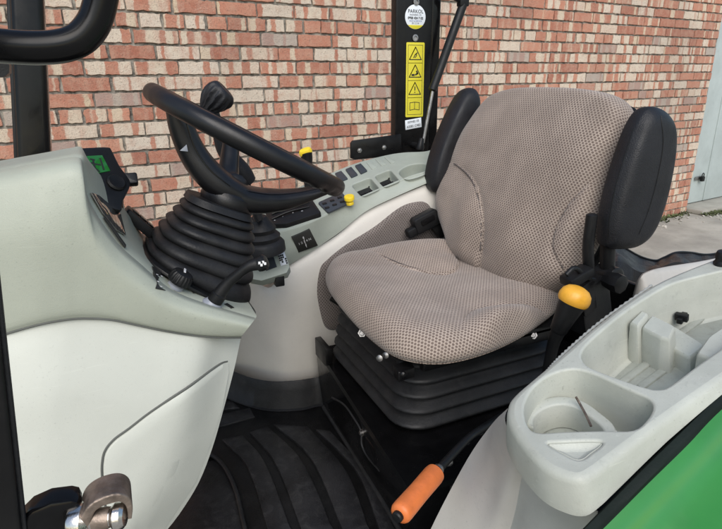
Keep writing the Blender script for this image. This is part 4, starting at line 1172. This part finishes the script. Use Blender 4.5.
spoke([(172, 108), (180, 124), (190, 148), (203, 168), (220, 184), (240, 196)], [7, 12, 13.5, 14.5, 14.5, 13], [.022, .026, .032, .042, .05, .05])
spoke([(225, 190), (248, 199), (275, 200), (300, 196), (322, 190), (336, 186)], [14, 13, 10.5, 7, 4.2, 3.6], [.05, .05, .042, .034, .028, .02])
for bv_, l_ in zip(SPB, ([(186, 122), (195, 148), (210, 170), (230, 186)], [(246, 191), (270, 194.5), (296, 193), (322, 188)])):
    bb = B(); line_on(bb, bv_, l_, .0014); bb.out('pad_edge', 'gloss', whl)
# far spokes reaching the hidden side of the rim, and the hub
hubc = q3(232, 192)
bb = B(); P = cm(np.array([hubc + nW * .01, hubc + d2 * .07 + nW * .012, WC + d2 * RW * .75 - nW * .02, WC + d2 * RW]), 6); tube(bb, P, np.linspace(.03, .012, len(P))); bb.out('spoke', 'rim', whl, angle=60)
bb = B(); lathe(bb, hubc - nW * .055, nW, [(.034, 0), (.05, .012), (.058, .03), (.056, .052), (.046, .062), (0, .066)], n=36); bb.out('hub', 'rim', whl, angle=50)
kk = pxm(hubc)
bb = B(); q = np.array([q3(*v) for v in [(178, 148), (184.5, 142), (186, 149)]]) - wp[1] * 0
sgn_ = -1 if wp[1] @ view > 0 else 1
prism(bb, q + wp[1] * sgn_ * .034, wp[1] * sgn_, .001, .0003); bb.out('triangle_mark', 'silver', whl)

# ------------------------------------------------------------------ left mudguard with storage console
KO = V3(.42, .45, .60); KN = nrm((-.2, 0.0, 1.0)); KP = (KO, KN); kq = lambda *q: at(*q, pl=KP)
cons = thing('storage_console', 'worn pale plastic storage console with two open bins beside the green mudguard', 'storage tray', kq(600, 420) - EZ * .1)
kc = lambda pts, k=4: cm(np.array([kq(*q) for q in pts]), k, closed=True)
outer = kc([(507, 405), (514, 393), (536, 374), (560, 354), (600, 320), (650, 285), (700, 263), (740, 249), (800, 230), (900, 200), (930, 260), (860, 290), (790, 335), (722, 381), (664, 422), (612, 461), (597, 472), (583, 479), (566, 477), (543, 466), (521, 443), (508, 421)])
bin1 = kc([(524, 410), (527, 398), (536, 385), (552, 374), (572, 369), (592, 373), (628, 389), (648, 398), (653, 407), (647, 419), (633, 429.5), (602, 430), (565, 431), (537, 432), (527, 424)], 4)
dish = kc([(547, 443), (562, 441.5), (590, 440.5), (602, 441.5), (600, 446), (592, 452), (583, 458.5), (574, 458.5), (560, 451.5)], 4)
bin2 = kc([(583, 350), (594, 338), (620, 316), (648, 297), (672, 284), (700, 276), (760, 262), (830, 245), (850, 262), (800, 290), (740, 335), (700, 363), (672, 384), (660, 389), (645, 387), (615, 377), (590, 367), (582, 359)], 4)
bb = B(); fl = deck(bb, inset(ccw(outer, KN), .010, KN), [(bin1, .075, .004), (bin2, .085, .008), (dish, .008, .004)], KN, .0035)
o_ = ccw(outer, KN)
skirt = o_.copy()
opx = [361 + FPX * ((p - CAM) @ c_r) / ((p - CAM) @ c_f) for p in o_]; opy = [264.5 - FPX * ((p - CAM) @ c_u) / ((p - CAM) @ c_f) for p in o_]
right = np.array([py > 481 - (px - 583) * .75 - 14 and px > 583 for px, py in zip(opx, opy)])
dp = np.where(right, np.interp(opx, [583, 620, 664, 722, 790], [.050, .040, .027, .015, .012]), .050)[:, None]
rings = [inset(o_, .010, KN), inset(o_, .005, KN) - KN * .0015, inset(o_, .0015, KN) - KN * .005, o_ - KN * .010, inset(o_, -.003, KN) - KN * (.010 + (dp - .010) * .6), inset(o_, -.004, KN) - KN * dp, inset(o_, .002, KN) - KN * (dp + .004)]
bb.add(fl[2], [])
grid(bb, np.stack(rings), closed=True)
kb2 = bb.bvh(); cbody = bb.out('console_body', 'tray', cons, angle=50)
for f in fl[:2]:
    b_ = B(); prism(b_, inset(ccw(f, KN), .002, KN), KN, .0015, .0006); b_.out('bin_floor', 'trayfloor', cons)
f2 = fl[1].mean(0)
def kd(px, py, depth): return at(px, py, pl=(KO - KN * depth, KN))
kx = nrm(kq(700, 300) - kq(600, 370)); ky = np.cross(KN, kx)
for a_, c_ in (((604, 372), (650, 337)), ((622, 383), (672, 345)), ((640, 388), (690, 351)), ((652, 336), (700, 303)), ((668, 343), (716, 308))):
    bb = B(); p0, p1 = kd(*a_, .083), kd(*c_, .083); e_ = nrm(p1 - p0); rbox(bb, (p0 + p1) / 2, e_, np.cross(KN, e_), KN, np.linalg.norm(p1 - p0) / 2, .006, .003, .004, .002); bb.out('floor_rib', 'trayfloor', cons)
# slotted dividers of the rear bin
def block(pts, base, h, name='divider'):
    P = np.array([kd(*q, base) for q in pts]); n_ = KN; m = P.mean(0); O = []
    for i in range(len(P)):
        a_, p, c = P[i - 1], P[i], P[(i + 1) % len(P)]
        for t in (0, .5, 1):
            q0, q1 = p + (a_ - p) * .12, p + (c - p) * .12; O.append((1 - t) ** 2 * q0 + 2 * t * (1 - t) * p + t * t * q1)
    b = B(); prism(b, np.array(O), KN, h, .004); return b.out(name, 'tray', cons)
# solid dividers: each rises from the bin floor
def solid(pts, top, name='divider', mat='tray'):
    P = [kd(*q, top) for q in pts]; O = []
    for i in range(len(P)):
        a_, p, c = P[i - 1], P[i], P[(i + 1) % len(P)]
        q0, q1 = p + (a_ - p) * .14, p + (c - p) * .14
        for t in (0, .33, .67, 1): O.append((1 - t) ** 2 * q0 + 2 * t * (1 - t) * p + t * t * q1)
    O = ccw(np.array(O), KN); b = B()
    grid(b, np.stack([inset(O, -.004, KN) - KN * (.086 - top), O - KN * .006, inset(O, .001, KN) - KN * .002, inset(O, .003, KN)]), closed=True)
    f = inset(O, .003, KN); b.add(f, tess([f])); return b.out(name, mat, cons, angle=40)
solid([(629, 322), (641, 310), (649, 313), (638, 326)], .016)
solid([(641, 327), (652, 314), (676, 326), (670, 339), (660, 337)], .024)
solid([(696, 353), (708, 336), (735, 318), (745, 335), (715, 360)], .020)
solid([(655, 339), (674, 325), (706, 345), (690, 358)], .056)
# raised lip dish and ring of the front bin
ro = [(524, 424), (526, 412), (536, 402), (552, 396.5), (570, 396.5), (586, 402), (600, 412), (612, 422), (618, 432)]
ri = [(533, 428), (534, 417), (543, 409), (556, 404.5), (569, 405), (581, 410), (592, 418), (601, 426), (606, 434)]
bb = B(); P = np.concatenate([np.array([kd(*v, .066) for v in cm(np.array(ro, float), 6)]), np.array([kd(*v, .066) for v in cm(np.array(ri, float), 6)[::-1]])])
dz = KN * .034
P = np.concatenate([np.array([kd(*v, .032) for v in cm(np.array(ro, float), 6)]), np.array([kd(*v, .032) for v in cm(np.array(ri, float), 6)[::-1]])]) - KN * .04
prism(bb, P, KN, .04, .003); bb.out('cup_ring', 'tray', cons, angle=60)
bb = B(); tube(bb, [kd(576, 397, .018), kd(580, 404, .026), kd(586, 415, .028), kd(591, 426, .030)], .0016, sm=4); tw = bb.out('twig', 'rust'); tag(tw, 'thin dark twig lying across the front bin of the storage console', 'twig')
# little black clip lying in the rear bin
cl = thing('plastic_clip', 'tiny black plastic clip lying in the rear bin of the pale console', 'clip', kd(682, 317, .08))
p = kd(682, 318, .060); bb = B(); e_ = nrm(kx + ky * .2)
rbox(bb, p, e_, np.cross(KN, e_), KN, .014, .0045, .0045, .002, .001); bb.out('bar', 'black', cl)
bb = B(); rbox(bb, p - e_ * .002 + KN * .003, np.cross(KN, e_), e_, KN, .010, .005, .006, .002, .001); bb.out('tab', 'black', cl)

bb = B(); P = cm(np.array([kd(*v, .022) for v in [(540, 377), (561, 354), (601, 319.5), (650, 285)]]), 40); P = P - nrm(np.cross(KN, kx)) * .003
tube(bb, P, .0022 + .0008 * np.sin(np.arange(len(P)) * 1.6), n=8); bb.out('corded_trim', 'greypanel', cons, angle=60)

# mudguard: inner panels, seal and painted wing
mg = thing('mudguard', 'glossy green rear mudguard with dark rubber edge and pale inner panels', 'mudguard', (.5, .4, .2))
def zq(px, py, z): return at(px, py, z=z)
e0 = cm(np.array([kd(*v, .036) for v in [(508, 408), (505, 418), (509, 432), (521, 449), (528, 457)]]), 4)
e1 = cm(np.array([kd(*v, .047) for v in [(528, 457), (540, 472), (556, 487), (573, 499), (598, 511)]]), 4)
def sheet(top, rows, name, mat, par):
    net = [top] + [cm(np.array(r), int((len(top) - 1) / (len(r) - 1))) for r in rows]
    b = B(); g = np.stack([cm(np.stack(net)[:, j], 5) for j in range(len(top))], 1); grid(b, g); return b.out(name, mat, par, angle=60), g
sheet(e0, [[zq(*v, .46) for v in [(492, 424), (492, 440), (500, 456), (512, 470), (523, 472)]], [zq(*v, .36) for v in [(468, 458), (478, 480), (490, 495), (500, 508), (515, 512)]], [zq(*v, .24) for v in [(436, 518), (450, 530), (468, 545), (485, 555), (502, 560)]], [zq(*v, .12) for v in [(415, 565), (430, 580), (455, 600), (475, 610), (490, 620)]]], 'inner_panel', 'beige', mg)
sheet(e1, [[zq(*v, .46) for v in [(523, 472), (538, 488), (556, 503), (575, 516), (596, 524)]], [zq(*v, .36) for v in [(515, 512), (528, 530), (548, 548), (570, 560), (590, 565)]], [zq(*v, .24) for v in [(502, 560), (520, 585), (545, 610), (565, 625), (585, 630)]], [zq(*v, .12) for v in [(490, 620), (510, 650), (540, 680), (565, 690), (580, 700)]]], 'inner_panel', 'greypanel', mg)
# seal strip along the outer edge
gd_ = lambda px: float(np.interp(px, [583, 620, 664, 722, 790], [.054, .044, .031, .020, .016]))
sA = [kd(*v, gd_(v[0])) for v in [(560, 552), (598, 513), (640, 470), (680, 431), (722, 392), (790, 330), (880, 250)]]
sB = [kd(*v, gd_(v[0]) + .004) for v in [(575, 551), (604, 524), (648, 480), (688, 441), (724, 404), (799, 341), (889, 262)]]
A_, C_ = cm(np.array(sA), 6), cm(np.array(sB), 6)
bb = B(); grid(bb, [A_ - KN * .02, A_, A_ * .7 + C_ * .3 + KN * .004, A_ * .3 + C_ * .7 + KN * .003, C_, C_ - KN * .02]); bb.out('edge_seal', 'gasket', mg, angle=50)
D_ = []
for p in C_:
    D_.append([p - KN * .004 + V3(-.0, .002, 0), p + V3(.005, -.009, -.014), p + V3(.012, -.021, -.031), p + V3(.022, -.038, -.040), p + V3(.05, -.085, -.048), p + V3(.085, -.145, -.070), p + V3(.105, -.185, -.15), p + V3(.105, -.185, -.4)])
bb = B(); g = np.array(D_).transpose(1, 0, 2); g = np.stack([cm(g[:, j], 6) for j in range(g.shape[1])], 1); grid(bb, g); bb.out('painted_wing', 'green', mg, angle=60)
# pale panel behind the tray, towards the rear window
rp = [[(634, 300), (640, 279), (648, 272), (668, 267), (700, 262), (730, 256)]]
P0 = np.array([at(*v, y=.92) for v in rp[0]]); bb = B()
g = [P0 + V3(.10, .10, -.10), P0 + V3(.03, .03, -.02), P0 + V3(.006, .008, -.002), P0, P0 + V3(0, -.012, -.012), P0 + V3(.0, -.05, -.10), P0 + V3(.02, -.12, -.25)]
grid(bb, np.stack([cm(x, 5) for x in g])); bb.out('rear_panel', 'beige', mg, angle=60)

flp = thing('rubber_flap', 'crumpled black rubber sealing flap behind the seat above the concrete', 'rubber flap', at(660, 262, y=1.2))
a0 = cm(np.array([at(*v, y=1.25) for v in [(612, 242), (622, 247), (640, 257), (655, 261), (664, 258), (676, 253), (690, 253), (704, 255), (716, 254), (735, 250)]]), 6)
b0 = cm(np.array([at(*v, y=1.10) for v in [(608, 262), (622, 262), (640, 272), (652, 270), (664, 266), (676, 262), (690, 264), (704, 264), (716, 262), (735, 260)]]), 6)
wv = (.006 * np.sin(np.arange(len(a0)) * .9))[:, None] * EZ
bb = B(); grid(bb, [a0 + V3(0, .03, -.06), a0 + V3(0, .006, -.004), a0, a0 * .7 + b0 * .3 - EZ * .006 + wv, a0 * .3 + b0 * .7 - wv, b0, b0 + V3(.0, -.02, -.15)]); bb.out('flap', 'softblack', flp, angle=60)
bb = B(); tube(bb, a0 + V3(0, 0, .002), .004, n=8); bb.out('beading', 'black', flp)
rk = thing('door_stop_knob', 'black rubber stop on the rear corner of the pale storage console', 'knob', kq(721, 262))
bb = B(); p = kq(722, 264); lathe(bb, p, KN, [(.013, -.004), (.013, .004), (.010, .008), (.011, .018), (.008, .024), (0, .025)], n=20); bb.out('stop', 'black', rk)

# rear inner floor and dark closing panels behind and below the seat
bb = B(); rbox(bb, (1.27, 1.16, .2), EY, EZ, EX, .42, .26, .01, .02, .003); o = bb.out('rear_bulkhead', 'satin'); tag(o, 'black lower bulkhead of the cab behind the driver seat', 'bulkhead')

# ------------------------------------------------------------------ levers by the seat
al = thing('range_lever', 'black seat-side lever topped with a rounded amber knob', 'lever', at(545, 350, y=.80))
y_ = .80; k_ = pxm(at(570, 305, y=y_)); t0, t1 = at(560, 327, y=y_), at(575, 297, y=y_ - .01); ax_ = nrm(t1 - t0)
bb = B(); L_ = np.linalg.norm(t1 - t0)
tube(bb, [at(548, 372, y=y_ + .02), at(553, 345, y=y_ + .01), t0], [6 * k_, 6 * k_, 8 * k_], sm=4)
lathe(bb, t0 - ax_ * 6 * k_, ax_, [(7 * k_, 0), (8.5 * k_, 2 * k_), (10.5 * k_, 18 * k_), (13.5 * k_, 34 * k_), (13.8 * k_, 37 * k_)], n=28); bb.out('grip', 'black', al)
bb = B(); lathe(bb, t1 - ax_ * 5 * k_, ax_, [(13.6 * k_, -1.5 * k_), (14.8 * k_, 1 * k_), (15 * k_, 5 * k_), (13.6 * k_, 10 * k_), (10 * k_, 14 * k_), (5 * k_, 16 * k_), (0, 16.5 * k_)], n=32, ux=c_r, sx=1.06); bb.out('knob', 'amber', al, angle=60)
bx = thing('lever_quadrant', 'black plastic lever guide box below the nearer armrest', 'guide', at(590, 310, y=.86))
bb = B(); p = at(588, 303, y=.87); rbox(bb, p, nrm((.9, .1, .3)), nrm((-.3, 0, .95)), EY, .05, .065, .03, .012, .006); bb.out('guide_box', 'black', bx)
bb = B(); rbox(bb, at(577, 276, y=.85), nrm((.9, 0, .3)), nrm((-.3, 0, .95)), EY, .035, .012, .02, .006, .004); tube(bb, [at(566, 275, y=.84), at(575, 268, y=.84), at(586, 277, y=.84), at(594, 280, y=.84)], .006, sm=4); bb.out('hinge', 'black', bx)
bb = B(); p = at(588, 298, y=.835); rbox(bb, p, nrm((.9, .1, .3)), nrm((-.3, 0, .95)), EY, .022, .04, .004, .005, .002); bb.out('guide_plate', 'satin', bx)

ol = thing('seat_lever', 'orange cylindrical grip on a black lever beside the seat pedestal', 'lever', at(500, 420, y=.72))
y_ = .68; h0, h1 = at(399, 515, y=.60), at(436, 472, y=.66); ax_ = nrm(h1 - h0); k_ = pxm((h0 + h1) / 2); Ln = np.linalg.norm(h1 - h0)
bb = B(); lathe(bb, h0, ax_, [(6 * k_, -.5 * k_), (9.6 * k_, 1 * k_), (10.8 * k_, 3.5 * k_), (11 * k_, 8 * k_), (10.6 * k_, Ln * .5), (11 * k_, Ln - 7 * k_), (10.4 * k_, Ln - 2 * k_), (7 * k_, Ln), (4 * k_, Ln + .5 * k_)], n=32); bb.out('grip', 'orange', ol, angle=45)
bb = B(); lathe(bb, h0 + ax_ * .004, -ax_, [(5.6 * k_, 0), (5.6 * k_, 6 * k_), (4.4 * k_, 7.5 * k_), (0, 7.8 * k_)], n=16); bb.out('end_plug', 'black', ol)
bb = B(); tube(bb, [h1 - ax_ * .01, at(452, 455, y=.69), at(470, 437, y=.72), at(490, 424, y=.76), at(505, 415, y=.80)], [4.2 * k_, 4.6 * k_, 4.4 * k_, 5 * k_, 5.5 * k_], sm=4); bb.out('shaft', 'black', ol)
bb = B(); lathe(bb, h1 + ax_ * .006, ax_, [(5.6 * k_, 0), (5.8 * k_, 3 * k_), (4.6 * k_, 5 * k_)], n=16); bb.out('collar', 'steel', ol)

# ------------------------------------------------------------------ near things at the door opening
ma = thing('handrail', 'bent glossy black tube crossing the upper left corner close to the camera', 'handrail', at(0, 46, y=.42))
y_ = .42; k_ = pxm(at(60, 48, y=y_)); bb = B()
tube(bb, [at(*v, y=y_) for v in [(-300, 18), (-160, 31), (-40, 42), (0, 46), (35, 48), (62, 46), (80, 39), (92, 26), (98, 12), (102, -6), (108, -40)]], 16 * k_, n=28, sm=8); bb.out('tube', 'gloss', ma, angle=70)
ap = thing('windscreen_post', 'leaning black front cab post behind the dashboard, against the bricks', 'post', at(38, 170, y=1.72))
bb = B(); c0, c1 = at(26, -40, y=1.78), at(40, 260, y=1.72); k_ = pxm(at(30, 80, y=1.75)); e_ = nrm(c0 - c1); u = nrm(EX - e_ * (EX @ e_)); w_ = np.cross(e_, u)
p = rr(15 * k_, 12 * k_, 6 * k_); loft(bb, [c0 + p[:, :1] * u * .92 + p[:, 1:] * w_, c1 + p[:, :1] * u * 1.04 + p[:, 1:] * w_]); bb.out('post_tube', 'gloss', ap)
bb = B(); p = rr(2.2 * k_, 3 * k_, 1.5 * k_); loft(bb, [c0 + (p[:, :1] - 15.2 * k_) * u + p[:, 1:] * w_, c1 + (p[:, :1] - 17 * k_) * u + p[:, 1:] * w_]); bb.out('rubber_seal', 'black', ap)
mh = thing('side_mirror', 'black edge of a side mirror just below the bent tube', 'mirror', at(0, 70, y=.9))
bb = B(); y_ = .9; q = np.array([at(*v, y=y_) for v in [(-190, 54), (0, 58), (7, 60), (9.5, 66), (9, 73), (4, 77), (-190, 84)]]); prism(bb, q, EY, .03, .006); bb.out('mirror_shell', 'black', mh)
df = thing('door_frame', 'dark slanting edge of the open door frame at lower left', 'door frame', at(10, 529, y=.36))
bb = B(); c0, c1 = at(-88, -250, y=.36), at(26, 700, y=.34); k_ = pxm(at(5, 480, y=.35)); e_ = nrm(c1 - c0); u = nrm(EX - e_ * (EX @ e_)); w_ = np.cross(e_, u)
p = rr(15 * k_, 11 * k_, 4 * k_); loft(bb, [c0 + p[:, :1] * u + p[:, 1:] * w_, c1 + p[:, :1] * u + p[:, 1:] * w_]); bb.out('frame_tube', 'satin', df)
bb = B(); p = rr(3 * k_, 4 * k_, 2 * k_); loft(bb, [c0 + (p[:, :1] + 15.5 * k_) * u + p[:, 1:] * w_, c1 + (p[:, :1] + 15.5 * k_) * u + p[:, 1:] * w_]); bb.out('door_seal', 'rubber', df)
dl_ = thing('door_latch', 'black bracket holding a worn rusty hook and steel pin, lower left', 'latch', at(80, 520, y=.36))
y_ = .36; k_ = pxm(at(80, 505, y=y_))
bb = B(); q = np.array([at(*v, y=y_) for v in [(24, 506), (34, 496), (52, 488), (72, 485.5), (79, 487), (82, 493), (76, 508), (68, 522), (62, 545), (22, 545)]]); prism(bb, q, -EY, .016, .004); bb.out('bracket', 'gloss', dl_)
bb = B(); P = cm(np.array([at(*v, y=y_ - .012) for v in [(88, 545), (86, 528), (86, 512), (90, 500), (98, 493), (108, 489), (119, 487), (126, 490), (129, 497), (129, 507)]]), 5)
T = np.gradient(P, axis=0); rings = []
hw = np.interp(np.linspace(0, 1, len(P)), [0, .35, .6, .85, 1], [9, 8, 9, 5, 3]) * k_
for p, t, h in zip(P, T, hw):
    t = nrm(t); nn = nrm(np.cross(EY, t)); o2 = rr(h * .6, .012, h * .3, 4); rings.append(p + o2[:, :1] * nn + o2[:, 1:] * EY)
loft(bb, rings); bb.out('hook', 'rust', dl_, angle=50)
bb = B(); p = at(72, 522, y=y_ - .014); ex_ = nrm(at(118, 516, y=y_ - .022) - p); lathe(bb, p, ex_, [(17 * k_, 0), (18 * k_, 2 * k_), (18 * k_, 12 * k_), (13 * k_, 15 * k_), (10 * k_, 17 * k_), (9 * k_, 36 * k_), (11.5 * k_, 38 * k_), (13 * k_, 40 * k_), (13 * k_, 46 * k_), (10 * k_, 49 * k_), (0, 50 * k_)], n=36); bb.out('pin', 'chrome', dl_, angle=35)
bb = B(); lathe(bb, p + ex_ * 18 * k_, ex_, [(9.6 * k_, 0), (10.2 * k_, 3 * k_), (10.2 * k_, 14 * k_), (9.6 * k_, 17 * k_)], n=30); bb.out('pin_sleeve', 'rust', dl_, angle=35)
